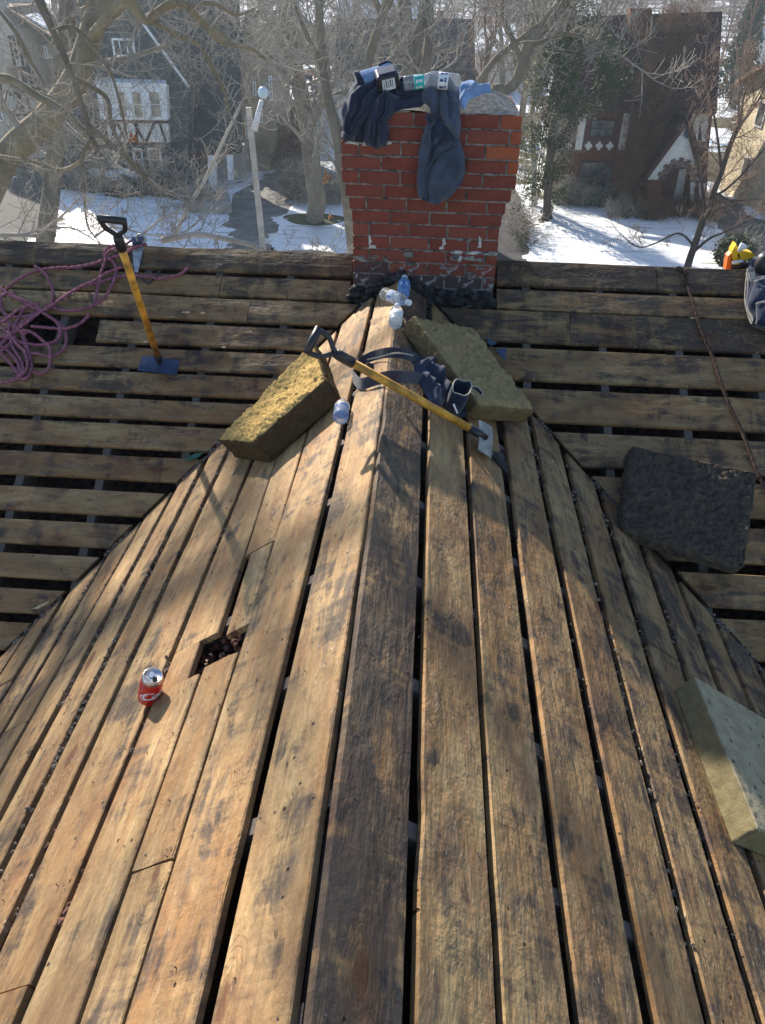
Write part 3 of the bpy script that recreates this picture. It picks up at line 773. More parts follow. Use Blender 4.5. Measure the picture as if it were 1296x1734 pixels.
# ---------------------------------------------------------------- clothes on the chimney
def patch(outline,mapf,step=4,fold=.02,freq=(6,2),sd=0,thick=.014,back=Vector((0,1,0)),ridges=()):
    """closed cloth shell: outline in measured coordinates, mapf turns one into a 3D point"""
    ol=[Vector(p) for p in outline]; dense=[]
    for i in range(len(ol)):
        a,b=ol[i],ol[(i+1)%len(ol)]; k=max(1,int((b-a).length/step)); dense+=[a.lerp(b,j/k) for j in range(k)]
    dense=[Vector((p.x+noise.noise((p.x*.06,p.y*.06,sd))*3,p.y+noise.noise((p.x*.06,p.y*.06,sd+9))*3)) for p in dense]
    x0=min(p.x for p in dense); x1=max(p.x for p in dense); y0=min(p.y for p in dense); y1=max(p.y for p in dense)
    pts=list(dense); ne=len(dense); yy=y0; r_=0
    while yy<y1:
        xx=x0+(r_%2)*step*.5
        while xx<x1:
            if inside(xx,yy,dense) and min((xx-p.x)**2+(yy-p.y)**2 for p in dense)>(step*.6)**2: pts.append(Vector((xx,yy)))
            xx+=step
        yy+=step*.87; r_+=1
    V,E_,Fc,_,_,_=delaunay_2d_cdt(pts,[(i,(i+1)%ne) for i in range(ne)],[],1,1e-4)
    mb=MB(); n=len(V); edge=set(range(ne))
    dmin=[0 if i<ne else min(math.hypot(v.x-p.x,v.y-p.y) for p in dense) for i,v in enumerate(V)]
    for s_ in (0,1):
        for i,v in enumerate(V):
            p,nv=mapf(v.x,v.y)
            e=min(1,dmin[i]/10)
            h=(noise.noise((v.x/freq[0]/6,v.y/freq[1]/6,sd))+.5*noise.noise((v.x/freq[0]/2.5,v.y/freq[1]/2.5,sd+3)))*fold+ fold*.9*math.sqrt(e)
            h+=(1-abs(noise.noise((v.x/freq[0]/5+3,v.y/freq[1]/8,sd+5)))*3)*fold*.35
            for pl_,w_,hh in ridges:
                dm=1e9
                for a_,b_ in zip(pl_,pl_[1:]):
                    ax_,ay_=a_; dx_,dy_=b_[0]-ax_,b_[1]-ay_; tt=max(0,min(1,((v.x-ax_)*dx_+(v.y-ay_)*dy_)/(dx_*dx_+dy_*dy_))); dm=min(dm,math.hypot(v.x-ax_-dx_*tt,v.y-ay_-dy_*tt))
                q_=dm/w_+noise.noise((v.x*.09,v.y*.09,w_))*.25
                if q_<2.5: h+=hh*math.exp(-abs(q_)**1.35)
            mb.v.append(p+nv*(max(h,.0)*(.35+.65*e) if s_==0 else -thick*(.3+.7*e)*0.0-.002))
    for f in Fc:
        mb.f.append(tuple(f)); mb.f.append(tuple(n+i for i in reversed(f)))
    ed={}
    for f in Fc:
        for a,b in zip(f,tuple(f[1:])+(f[0],)):
            ed[(a,b)]=1
    for a,b in ed:
        if (b,a) not in ed: mb.f.append((a,n+a,n+b,b))
    return mb
YF=CHY-.062
def chmap(px,py):
    a=AY(px,py,YF); 
    nt=Vector((0,-.62,.785)); zt=ZT+.012
    if a.z<zt: return a,Vector((0,-1,.05))
    # crown slope
    p=hit(px,py,nt,nt.dot(Vector((0,YF,zt)))); return p,nt
o1=[(640,122),(612,135),(590,160),(579,182),(580,210),(583,232),(600,238),(618,240),(632,248),(655,246),(660,228),(657,205),(668,192),(690,182),(712,182),(728,172),(745,160),(752,150),(748,135),(720,130),(690,132)]
m1=patch(o1,chmap,3,.012,(5,3),11,ridges=[([(652,150),(612,165),(588,188),(582,215)],5,.035),([(660,162),(625,180),(600,215),(592,235)],4,.03),([(655,172),(632,200),(622,240)],4,.03),([(672,165),(652,195),(648,242)],5,.03),([(620,190),(606,225)],3,.02),([(690,152),(715,166),(748,152)],4,.03),([(680,140),(715,152),(746,140)],3,.025),([(690,176),(718,172),(740,160)],3,.02),([(640,180),(612,205),(602,232)],2.5,-.02),([(645,185),(636,215),(634,243)],2.5,-.02),([(664,170),(700,168),(735,165)],2.5,-.02)]).build('navy_jacket',NAVY,None,smooth=True,org=AY(660,180,CHY)); tag(m1,'crumpled navy jacket hanging over the left half of the chimney','jacket')
def chmap2(px,py):
    p,nv=chmap(px,py); return p+nv*.012,nv
o2=[(705,150),(718,138),(735,140),(752,148),(775,147),(778,165),(778,200),(779,235),(786,262),(787,285),(783,302),(770,322),(757,334),(742,345),(728,344),(722,335),(710,328),(707,300),(709,265),(714,232),(722,212),(736,200),(726,185),(712,170)]
m2=patch(o2,chmap2,3,.012,(4,7),29,ridges=[([(742,150),(752,185),(775,228)],4,.03),([(762,150),(772,200),(784,262)],5,.03),([(722,150),(712,165),(730,190),(724,225),(714,300),(712,325)],4,.03),([(778,238),(742,258),(724,290),(722,335)],3,.035),([(772,248),(738,268),(730,300)],2.5,-.03),([(735,190),(752,225),(765,245)],2.5,-.025),([(748,215),(735,240)],3,.02),([(745,290),(735,338)],3,-.02)]).build('slate_sweatshirt',SLATE,None,smooth=True,org=AY(740,240,CHY)); tag(m2,'slate blue sweatshirt with one sleeve hanging down the chimney face','sweatshirt')
def chmap3(px,py):
    p,nv=chmap(px,py); return p+nv*.022,nv
o3=[(715,232),(724,205),(740,198),(748,215),(770,228),(777,240),(770,248),(745,262),(728,280),(722,300),(722,333),(708,326),(707,290),(711,258)]
o=patch(o3,chmap3,3,.01,(3,9),41,ridges=[([(720,235),(714,300),(714,328)],3,.025),([(770,240),(738,255),(724,280),(720,325)],3,.025),([(727,245),(719,290),(718,325)],2,-.02)]).build('sleeve',SLATE,None,smooth=True,org=AY(740,240,CHY)); o.parent=m2; o.matrix_parent_inverse=Matrix.Translation(m2.location).inverted(); 
o4=[(722,200),(738,187),(748,200),(752,225),(738,232),(726,222)]
def cuff(a,b,k,mat,par,dy=.02):
    mb=MB()
    for i in range(k):
        t_=i/(k-1); 
        p0=chmap3(a[0][0]*(1-t_)+b[0][0]*t_,a[0][1]*(1-t_)+b[0][1]*t_)[0]; p1=chmap3(a[1][0]*(1-t_)+b[1][0]*t_,a[1][1]*(1-t_)+b[1][1]*t_)[0]
        off=Vector((0,-dy,0)); mb.tube([p0+off*.6,(p0+p1)/2+off*1.3,p1+off*.6],.0045,6)
    o=mb.build('ribbed_cuff',mat,None,smooth=True,org=par.location); o.parent=par; o.matrix_parent_inverse=Matrix.Translation(par.location).inverted(); o.location=par.location
def layer(ol,off,mat,par,name,sd,ridges=(),fold=.008,fr=(4,6)):
    o=patch(ol,lambda x,y:(lambda q:(q[0]+q[1]*off,q[1]))(chmap(x,y)),3,fold*3.2,(fr[0]*1.3,fr[1]*.9),sd,ridges=[(a_,b_*1.3,c_*.75) for a_,b_,c_ in ridges]).build(name,mat,None,smooth=True,org=par.location.copy()); o.parent=par; o.matrix_parent_inverse=Matrix.Translation(par.location).inverted(); return o
layer([(738,150),(758,145),(776,158),(780,200),(779,236),(766,226),(752,208),(744,188),(736,170)],.034,SLATE,m2,'collar_flap',81,[([(742,156),(752,190),(772,228)],3,.02),([(760,150),(768,190),(777,228)],3,.025),([(752,152),(762,195)],2,-.02)])
layer([(726,214),(742,200),(770,231),(771,241),(742,258),(729,280),(723,262)],.03,NAVY,m2,'dark_fold_shade',82,[([(730,220),(760,240)],3,.015),([(728,245),(750,232)],2,-.02)])  # dark cloth patch giving the shade inside the fold as colour
layer([(772,244),(746,260),(731,283),(724,310),(727,343),(742,345),(757,333),(771,321),(784,301),(788,284),(786,262),(781,246)],.036,SLATE,m2,'hanging_front',83,[([(774,248),(748,264),(734,286),(728,312),(730,340)],2.5,.03),([(780,258),(762,290),(748,328)],3.5,.016),([(770,258),(752,290),(738,335)],3,-.018),([(786,280),(766,308),(752,334)],2.5,.014),([(776,262),(770,300)],2.5,-.016)])
layer([(733,196),(724,206),(716,230),(710,262),(707,300),(709,330),(722,338),(720,302),(725,272),(731,246),(729,226),(738,206)],.04,SLATE,m2,'sleeve_edge',84,[([(728,208),(718,240),(711,290),(712,330)],2.5,.03)])
layer([(712,162),(728,152),(738,160),(744,186),(734,196),(727,186),(716,174)],.035,SLATE,m2,'shoulder_fold',85,[([(718,168),(735,188)],2.5,.02),([(728,156),(738,180)],2.5,.02)])
layer([(612,140),(592,160),(580,182),(580,208),(584,232),(600,237),(610,216),(626,192),(650,168),(648,148)],.03,NAVY,m1,'jacket_sleeve',86,[([(645,152),(605,176),(588,196),(585,228)],3,.03),([(648,162),(622,184),(603,208),(598,234)],3,.03),([(640,160),(604,190),(592,215)],2,-.025)])
layer([(652,163),(630,185),(618,214),(620,242),(636,249),(655,246),(661,228),(656,206),(668,190),(674,174)],.04,NAVY,m1,'jacket_front',87,[([(655,168),(634,200),(628,240)],3,.03),([(668,172),(650,200),(648,244)],3,.03),([(662,170),(640,205),(638,243)],2,-.03)])
layer([(632,148),(650,138),(700,148),(745,136),(754,148),(744,162),(715,172),(690,168),(668,168),(645,160)],.018,NAVY,m1,'rolled_hood',88,[([(640,150),(672,158),(705,160),(745,146)],3,.03),([(655,146),(700,153),(740,142)],2,-.02)])
cuff([(580,226),(600,236)],[(581,220),(602,230)],3,NAVY,m1,.045)
cuff([(720,196),(731,212)],[(726,190),(737,205)],4,NAVY,m2,.03); cuff([(709,329),(724,338)],[(709,322),(722,330)],4,NAVY,m2,.02)
ol=[(778,168),(790,152),(800,150),(832,148),(831,158),(812,164),(798,172),(785,186),(780,182)]
m3=patch([(775,160),(782,140),(795,135),(812,142),(830,140),(832,156),(812,161),(795,168),(786,186),(779,178)],chmap,3,.008,(5,3),53,ridges=[([(780,175),(790,155),(828,146)],3,.025),([(800,140),(806,156)],3,.02),([(785,150),(815,158)],2,-.02)]).build('light_blue_shirt',LBLUE,None,smooth=True,org=AY(805,160,CHY)); tag(m3,'light blue shirt bunched on the right of the chimney crown','shirt')
# power pack and folded tool on the chimney
def at_crown(px,py,h=0):
    nt=Vector((0,-.62,.785)); return hit(px,py,nt,nt.dot(Vector((0,YF,ZT+.012)))+h)
pk=at_crown(656,134,.075); ptk=empty('battery_pack',pk,'black square battery pack with white lettering panel on the navy jacket','battery pack')
mq=(Matrix.Rotation(R(24),3,'X')@Matrix.Rotation(R(-8),3,'Y')@Matrix.Rotation(R(14),3,'Z'))
bm_=MB().box(pk,(.105,.085,.075),mq); o=bm_.build('pack_case',BLK,ptk); bv=o.modifiers.new('b','BEVEL'); bv.width=.012; bv.segments=3
o=MB().box(pk+mq@Vector((0,-.0432,-.002)),(.06,.002,.05),mq).build('pack_sticker',WHITE,ptk)
for k in range(5): MB().box(pk+mq@Vector((-.022+k*.010,-.0445,.004*(k%2))),(.003+.002*(k%2),.001,.034),mq).build('printed_bar',BLK,ptk)
MB().box(pk+mq@Vector((0,.0,.041)),(.08,.06,.012),mq).build('pack_rail',STEELB,ptk)
pk2=at_crown(632,127,.06); o=MB(); mq2=Matrix.Rotation(R(30),3,'X')@Matrix.Rotation(R(25),3,'Z')
tp=empty('folded_gloves',pk2,'blue folded work gloves with dark cuffs behind the battery pack','gloves')
bm_=MB().box(pk2,(.12,.08,.03),mq2); o=bm_.build('glove_palm',LBLUE,tp,smooth=True); s_=o.modifiers.new('b','BEVEL'); s_.width=.014; s_.segments=3
for k in range(4): MB().tube(spline([pk2+mq2@Vector((.04,-.03+k*.02,.015)),pk2+mq2@Vector((.085,-.034+k*.022,.02)),pk2+mq2@Vector((.11,-.03+k*.02,-.004))],4),.0095,8).build('glove_finger',[LBLUE,NAVY][k%2],tp,smooth=True)
MB().tube([pk2+mq2@Vector((-.06,0,.004)),pk2+mq2@Vector((-.085,0,.0))],[.04,.046],12,flat=.5).build('glove_cuff',NAVY,tp,smooth=True)
# two bottles lying end to end on the crown
pa=at_crown(690,143,.045); pb=at_crown(733,137,.055)
bottle(at_crown(684,141,.085),at_crown(742,136,.085)-at_crown(684,141,.085),'clear bottle with teal stripe lying on the chimney crown',PET,TEAL,WHITE,L=.19)
bottle(at_crown(778,140,.085),at_crown(722,134,.085)-at_crown(778,140,.085),'large clear bottle with white wrapper lying on the chimney crown by the shirt',PET,WHITE,DKBLUE,L=.2,r=.037,cap=False)
# ---------------------------------------------------------------- tool belt on the ridge
tb=empty('tool_belt',AZ(700,640,.03),'dark blue tool belt with open pouches lying across the ridge under the shovel','tool belt')
def surf(px,py,o=0):
    a=PL(px,py,o)
    return a if a.x<0 else PR(px,py,o)
def ribbon(pts,h,mat,name,par,th=.004,updir=Vector((0,0,1)),n=6):
    sp_=spline(pts,n); mb=MB()
    for i,p in enumerate(sp_):
        t_=(sp_[min(i+1,len(sp_)-1)]-sp_[max(i-1,0)]).normalized(); s_=updir.cross(t_).normalized()*th/2; hh=h if not hasattr(h,'__len__') else h[0]+(h[1]-h[0])*i/(len(sp_)-1)
        mb.v+= [p-s_,p+s_,p+s_+updir*hh,p-s_+updir*hh]
    for i in range(len(sp_)-1):
        for k in range(4): mb.f.append((i*4+k,i*4+(k+1)%4,(i+1)*4+(k+1)%4,(i+1)*4+k))
    mb.f.append((0,1,2,3)); e=(len(sp_)-1)*4; mb.f.append((e+3,e+2,e+1,e))
    return mb.build(name,mat,par,smooth=False)
up1=Vector((0,.25,.97))
ribbon([surf(598,645,.004),surf(604,628,.004),surf(630,612,.005),AZ(672,606,.02),surf(712,620,.008),surf(745,642,.01)],.045,BELT,'belt_strap',tb,updir=up1)
ribbon([surf(598,648,.004),surf(612,660,.004),surf(640,652,.006),AZ(672,648,.018),surf(715,652,.01),surf(745,668,.01)],.05,BELT,'belt_strap',tb,updir=up1)
ribbon([surf(622,610,.05),surf(640,606,.05),AZ(672,599,.065),surf(700,603,.055)],.006,PIPING,'belt_piping',tb,updir=up1)
MB().box(surf(627,622,.03),(.035,.006,.04),Matrix.Rotation(R(-20),3,'Z')).build('buckle',BLK,tb)
def pouch(par,px,py,w_,d_,h_,rotz,tiltm,name='pouch',plane=PR,o_=.0,flap=False):
    base=plane(px,py,o_); mq=tiltm@Matrix.Rotation(R(rotz),3,'Z')
    mb=MB(); n=20; rows=[]; lv=[(0,.62),(.12,.86),(.45,1.),(.8,1.06),(1.,1.0)]
    sd=rnd.uniform(0,99)
    for outer in (1,0):
        for hz,k in (lv if outer else reversed(lv)):
            b=len(mb.v); rows.append(b)
            for i in range(n):
                g=2*math.pi*i/n; cx=math.copysign(abs(math.cos(g))**.6,math.cos(g)); sy=math.copysign(abs(math.sin(g))**.6,math.sin(g))
                kk=k-(0 if outer else .09); z=h_*hz+(0 if outer or hz>0 else .008)
                sag=noise.noise((cx*1.4,sy*1.4,hz*2+sd))*.10
                mb.v.append(base+mq@Vector((cx*w_/2*(kk+sag),sy*d_/2*(kk+sag),z+(noise.noise((cx,sy,sd))*.02 if hz>.7 else 0))))
    for a,b in zip(rows,rows[1:]):
        for i in range(n): j=(i+1)%n; mb.f.append((a+i,a+j,b+j,b+i))
    mb.f.append(tuple(rows[0]+i for i in reversed(range(n)))); mb.f.append(tuple(rows[-1]+i for i in range(n)))
    o=mb.build(name,NAVY if par is None or True else BELT,par,smooth=True)
    rim=[mb.v[rows[4]+i]+(mq@Vector((0,0,.001))) for i in range(n)]; rim.append(rim[0]); 
    rb=MB().tube(rim,.0028,5,cap=False).build('rim_binding',BELT if par.name.startswith('tool_belt') else PIPING,o) if False else MB().tube(rim,.0028,5,cap=False).build('rim_binding',PIPING,par)
    return o
tm=Vector((.25,-.1,.9)).normalized().to_track_quat('Z','Y').to_matrix()
pouch(tb,766,694,.115,.08,.12,10,tm); pouch(tb,792,696,.07,.06,.105,0,tm)
_m=patch([(700,618),(722,606),(745,618),(757,640),(760,668),(748,690),(728,682),(716,660),(704,640)],lambda x,y:(PR(x,y,.02),NR),3,.02,(3,4),71,ridges=[([(708,620),(735,640),(752,672)],4,.05),([(725,610),(750,640)],3,.04),([(712,640),(735,668)],3,.035),([(715,628),(742,660)],2.5,-.03)]); _m.build('crumpled_flap',NAVY,tb,smooth=True)
_m=patch([(752,660),(790,655),(806,678),(800,700),(786,706),(764,700),(750,684)],lambda x,y:(PR(x,y,.01),NR),3,.015,(3,4),72,ridges=[([(758,668),(795,668)],4,.04),([(756,686),(788,692)],4,.035),([(770,662),(780,702)],2.5,-.03)]); _m.build('pouch_panel',NAVY,tb,smooth=True)
MB().tube([PR(768,684,.085),PR(775,700,.07)],.004,6).build('pencil',WHITE,tb); MB().tube(spline([PR(802,676,.05),PR(804,690,.03),PR(795,698,.02)],4),.003,6).build('belt_piping',PIPING,tb)
# tool pouch hung over the main ridge at the right edge, nailer behind it
tp=empty('hanging_tool_pouch',PM(1300,520),'dark navy tool pouch hooked over the ridge at the right edge','pouch')
RS=Matrix.Rotation(math.atan(TB),3,'X')
def pslab(outline,o_,th,mat,name,par,plane=PM,nrm=NM,sm=True,fold=.012,sd=0):
    def mp(x,y): return plane(x,y,o_),nrm
    m_=patch(outline,mp,5,fold,(5,4),sd,thick=th)
    # give the pocket its depth
    n=len(m_.v)//2
    for i in range(n): m_.v[i]=m_.v[i]+nrm*th
    return m_.build(name,mat,par,smooth=sm)
pslab([(1264,462),(1272,440),(1300,432),(1380,430),(1390,500),(1385,560),(1300,560),(1272,553),(1262,520),(1265,490)],.004,.03,NAVY,'pouch_back',tp,sd=61)
pslab([(1276,478),(1300,470),(1345,470),(1350,550),(1300,556),(1276,548),(1264,518)],.035,.03,NAVY,'front_pocket',tp,sd=62)
pslab([(1280,515),(1300,512),(1340,512),(1345,554),(1300,557),(1280,550)],.066,.02,NAVY,'small_pocket',tp,sd=63)
MB().tube(spline([PM(1276,478,.07),PM(1285,474,.075),PM(1300,471,.075),PM(1350,470,.07)],4),.003,5).build('pocket_binding',PIPING,tp)
MB().tube(spline([PM(1280,515,.09),PM(1285,513,.095),PM(1300,512,.095),PM(1350,512,.09)],4),.003,5).build('pocket_binding',PIPING,tp)
MB().tube(spline([PM(1266,455,.04),PM(1262,490,.03),PM(1263,520,.03),PM(1274,548,.03)],4),.003,5).build('pocket_binding',PIPING,tp)
MB().lathe([(.03,0),(.055,.01),(.06,.05),(.05,.09),(.03,.11)],PM(1292,462,.02),None,16).build('padded_flap',BLK,tp,smooth=True)
MB().slab([PM(1267,462,.05),PM(1278,460,.05),PM(1279,476,.05),PM(1271,477,.05)],NM*.004).build('canvas_tab',PIPING,tp)
g0=AY(1246,440,4.50); ng=empty('nail_gun',g0,'yellow and orange nail gun resting behind the ridge beside the hanging pouch','nail gun')
P=lambda px,py,Y=4.50: AY(px,py,Y)
MB().slab([P(1238,448),P(1240,425),P(1247,413),P(1252,428),P(1256,440),P(1252,448)],(0,.06,0)).build('gun_body',TYEL,ng)
MB().slab([P(1249,432),P(1256,424),P(1274,428),P(1279,434),P(1264,440),P(1252,441)],(0,.06,0)).build('gun_head',TYEL,ng)
MB().tube([P(1251,426,4.48),P(1258,416,4.48),P(1263,419,4.48)],[.012,.02,.013],10).build('exhaust_cap',WHITE,ng,smooth=True)
MB().slab([P(1229,457),P(1233,434),P(1239,428),P(1241,440),P(1237,458)],(0,.05,0)).build('magazine',ORANGE,ng)
MB().tube([P(1236,452,4.52),P(1275,449,4.52)],.022,10).build('gun_grip',BLK,ng,smooth=True)
MB().tube([P(1240,445,4.47),P(1258,442,4.47)],.009,8).build('hose_fitting',WHITE,ng,smooth=True)
# ---------------------------------------------------------------- ropes
def rope(paths,r,mat,name,label,cat,o_=.012,conv=lambda x,y:(x,y),strands=True,plane=PM):
    mb=MB()
    for pi,pth in enumerate(paths):
        pts=[]
        for k,(x,y) in enumerate(pth):
            px,py=conv(x,y); pts.append(plane(px,py,o_+.012*abs(noise.noise((x*.02,y*.02,pi*3.3)))+.003*(pi%4)))
        sp_=spline(pts,9); n=6; b=len(mb.v)
        fine=spline(sp_[::3]+[sp_[-1]],5) if len(sp_)>6 else sp_
        b=len(mb.v); mb.tube(fine,r,9); ph=0.
        for i,c in enumerate(fine):
            if i: ph+=(fine[i]-fine[i-1]).length/r*.42
            for k in range(9):
                v=mb.v[b+i*9+k]; mb.v[b+i*9+k]=c+(v-c)*(1+.2*math.cos(3*(2*math.pi*k/9)-ph*3)+.06*noise.noise(v*300))
        for i in range(0,len(fine)-1,4 if r>.008 else 9):
            c=fine[i]; d=Vector((rnd.uniform(-1,1),rnd.uniform(-1,1),rnd.uniform(0,1))).normalized(); mb.tube([c+d*r*.8,c+d*r*rnd.uniform(1.6,2.8)],[.0006,.0003],3)
    o=mb.build(name,mat,None,smooth=True,org=plane(*conv(*paths[0][0]),0)); tag(o,label,cat); return o
cv=lambda x,y:(x/3.81,360+y/3.81)
rope([
 [(950,205),(880,215),(800,265),(700,295),(600,330),(480,352),(330,358),(200,390),(90,450),(25,520),(8,600),(30,650),(90,670),(180,665),(260,635),(330,590),(340,500),(310,420),(270,375),(225,345)],
 [(800,262),(740,215),(690,235),(675,275),(720,310),(748,360),(735,440),(680,540),(580,610),(470,630),(380,625),(300,590)],
 [(690,290),(655,380),(630,500),(612,585)],
 [(790,350),(700,385),(610,440),(500,490),(400,555),(320,610),(250,650),(160,720),(80,780),(0,805)],
 [(1215,355),(1160,400),(1060,425),(960,415),(850,405),(760,415),(640,450),(540,475),(420,535),(330,610),(270,640),(170,690),(90,760),(0,850)],
 [(0,480),(60,530),(140,560),(230,600),(300,660),(360,700),(390,760),(370,820),(290,850),(200,850),(120,830),(60,790)],
 [(200,735),(300,742),(420,750),(500,725),(560,680),(575,650)],
 [(100,760),(200,770),(280,830),(320,870),(325,950),(310,1010),(270,1040),(220,1030)],
 [(0,690),(60,710),(130,760),(170,840),(190,920),(205,990),(190,1050),(140,1075),(110,1050)],
 [(20,740),(60,800),(90,880),(130,940),(150,1000),(130,1060),(60,1090),(0,1100)],
 [(0,900),(40,940),(80,990),(120,1040),(150,1050)],
 [(50,770),(110,850),(160,900),(180,980),(160,1030),(120,1060)],
 [(180,770),(150,800),(180,900),(240,910),(330,930),(390,900),(425,860),(425,780),(390,720),(300,660),(230,620),(170,610),(120,680),(90,750)],
 [(-60,560),(20,640),(60,720),(40,820),(-30,880)],
 [(-80,980),(0,900),(60,850),(100,800)],[(-60,740),(30,700),(100,640),(180,600),(250,590)],
 [(-90,620),(-20,560),(50,520),(100,540),(170,590),(240,610)],[(-90,820),(-10,850),(60,900),(110,960),(140,1040)],
],.0078,ROPEP,'pink_rope','tangled dusty pink rope heaped on the planks at the left edge','rope',conv=cv)
rope([[(235,400),(222,408),(205,418),(185,425),(178,435),(188,440)]],.0062,ROPEP,'pink_rope','short loop of pink rope tied round the metal roof anchor','rope',o_=.03)
rope([[(1150,453),(1160,462),(1170,500),(1180,535),(1192,570),(1207,605),(1222,650),(1235,685),(1252,720),(1270,765),(1283,800),(1300,835),(1330,900)]],.0085,ROPEB,'brown_rope','brown frayed rope running down the right slope from the ridge','rope',o_=.01)
kn=MB()
for k in range(5): lump(kn,PM(1149+k*3.5,455+k*2,.02),.016,k,1)
kn.build('rope_knot',ROPEB,bpy.data.objects['brown_rope'],smooth=True)
# roof anchor
an=empty('roof_anchor',PM(236,430),'grey steel roof anchor strap with ring, pink rope tied to it','roof anchor')
MB().slab([PM(224,412,.006),PM(246,412,.006),PM(234,462,.006),PM(228,462,.006)],NM*.005).build('anchor_strap',STEEL,an)
MB().slab([PM(226,408,.012),PM(246,406,.012),PM(244,416,.012),PM(227,418,.012)],NM*.03).build('anchor_bracket',STEELB,an)
mb=MB(); c=PM(239,404,.05); mb.tube([c+Vector((math.cos(a)*.026,0,math.sin(a)*.024)) for a in [2*math.pi*i/16 for i in range(17)]],.006,8,cap=False); mb.build('anchor_ring',STEEL,an,smooth=True)
MB().tube(spline([PM(237,465,.01),PM(250,480,.01),PM(262,470,.01),PM(270,460,.01)],5),.005,6).build('cord_tail',BLK,an)
# ---------------------------------------------------------------- scraps and debris
def chipobj(P0,size,mat,label,name='wood_chip',cat='wood chip',grp='pale wood chips in the gaps'):
    mb=MB(); 
    for k in range(3): lump(mb,P0+Vector((rnd.uniform(-1,1)*size,rnd.uniform(-.4,.4)*size,rnd.uniform(0,.3)*size)),size*rnd.uniform(.4,.8),rnd.uniform(0,90),1,(1.3,.7,.5))
    tag(mb.build(name,mat,None,org=P0),label,cat,grp)
chipobj(PM(318,530,.0),.022,CHIP,'pale chips in the gap under the pink rope, beside the shovel shaft')
chipobj(PM(342,530,.0),.016,CHIP,'pale chip in the third left gap, right of the rope chips')
chipobj(PM(246,580,.02),.016,CHIP,'split wood chip touching the upright shovel shaft near its blade')
chipobj(PM(378,588,.0),.014,CHIP,'pale chip in the gap directly left of the sunlit foam block')
chipobj(PM(292,538,.0),.013,CHIP,'pale chip just right of the upright shovel shaft')
chipobj(PM(956,533,-.01),.014,CHIP,'sunlit splinter in the gap right of the chimney, nearest the bricks')
chipobj(PM(1172,540,-.01),.018,CHIP,'sunlit splinters in the gap beside the brown rope')
chipobj(PM(1200,543,-.01),.014,CHIP,'sunlit splinter right of the brown rope')
MB().slab([PM(54,1032,.012),PM(60,1029,.014),PM(84,1018,.02),PM(83,1022,.018),PM(66,1031,.013)],NM*.006).build('wood_splinter',CHIP); tag(bpy.data.objects['wood_splinter'],'long white wood splinter lying in the left valley','splinter')
MB().slab([PM(314,778,.012),PM(332,768,.012),PM(345,767,.014),PM(338,774,.014),PM(322,781,.012)],NM*.005).build('green_shingle_scrap',GREENS); tag(bpy.data.objects['green_shingle_scrap'],'small green shingle scrap in the left valley','shingle scrap')
MB().slab([PM(840,592,.03),PM(858,590,.03),PM(856,611,.03),PM(848,604,.03)],NM*.005).build('blue_shingle_scrap',BLUES); tag(bpy.data.objects['blue_shingle_scrap'],'blue grey shingle scrap behind the olive foam block','shingle scrap')
MB().slab([PM(825,573,.03),PM(842,582,.03),PM(832,586,.03),PM(826,582,.03)],NM*.005).build('blue_shingle_scrap',BLUES); tag(bpy.data.objects['blue_shingle_scrap.001'],'smaller blue shingle scrap nearer the chimney behind the olive foam','shingle scrap')
# crumbs in the gaps (uncountable)
gr=MB(); OCT=([(1,0,0),(-1,0,0),(0,1,0),(0,-1,0),(0,0,1),(0,0,-1)],[(0,2,4),(2,1,4),(1,3,4),(3,0,4),(2,0,5),(1,2,5),(3,1,5),(0,3,5)])
def crumb(mb,p,r):
    b=len(mb.v); 
    for a in OCT[0]: mb.v.append(p+Vector((a[0]*rnd.uniform(.5,1.3),a[1]*rnd.uniform(.5,1.3),a[2]*rnd.uniform(.4,1.)))*r)
    mb.f.extend(tuple(b+i for i in f) for f in OCT[1])
for side,T,n,gaps in ((-1,TL,NL,[((1.018,.968),.5,200),((1.187,1.13),1,420),((1.352,1.287),1.2,520),((1.515,1.443),1.5,620),((1.68,1.605),1.6,560),((1.855,1.78),1.6,520),((2.035,1.94),1.6,420),((.81,.73),.3,120)]),
                      (1,TR,NR,[((.831,.834),.4,90),((1.031,1.036),.5,150),((1.229,1.233),.6,190),((1.432,1.437),.8,200),((1.625,1.64),.8,170),((1.81,1.83),.8,150)])):
    for g,dens,cnt in gaps:
        for k in range(cnt):
            y=rnd.uniform(.9,3.4); 
            if noise.noise((y*1.8,g[0]*9,side))<.0: continue
            if y<1.3 and rnd.random()<.6: continue
            v=g[0]+(g[1]-g[0])*(y-.6)/2+rnd.uniform(-.02,.02)
            if y>vend(v,T,0): continue
            crumb(gr,wl(side*v,y,T)-n*rnd.uniform(-.001,.022),rnd.choice((.003,.004,.0055,.009))*rnd.uniform(.7,1.3))
for side,T in((-1,TL),(1,TR)):      # along both valleys
    for k in range(1500):
        v=rnd.uniform(.5,2.4); y=vend(v,T,0)+rnd.gauss(0,.014)
        if noise.noise((v*3.3,5,side))<-.05: continue
        crumb(gr,wl(side*v,y,T)+Vector((0,0,rnd.uniform(-.01,.012))),rnd.uniform(.003,.009))
tag(gr.build('shingle_crumbs',GRANU,None,fix=False),'pale shingle crumbs and grit caught in the gaps and valleys','debris',kind='stuff')
rb=MB()  # broken insulation lumps inside the hole and the wide gaps
for k in range(260):
    if k<150: v=rnd.uniform(.45,.72); y=rnd.uniform(1.5,1.85); d=rnd.uniform(.05,.085)
    elif k<220: v=rnd.uniform(.79,.82); y=rnd.uniform(.85,1.15); d=rnd.uniform(.02,.06)
    else: v=rnd.uniform(1.0,1.04); y=rnd.uniform(.7,1.3); d=rnd.uniform(.02,.06)
    lump(rb,wl(-v,y,TL)-NL*d,rnd.uniform(.007,.017),k,1)
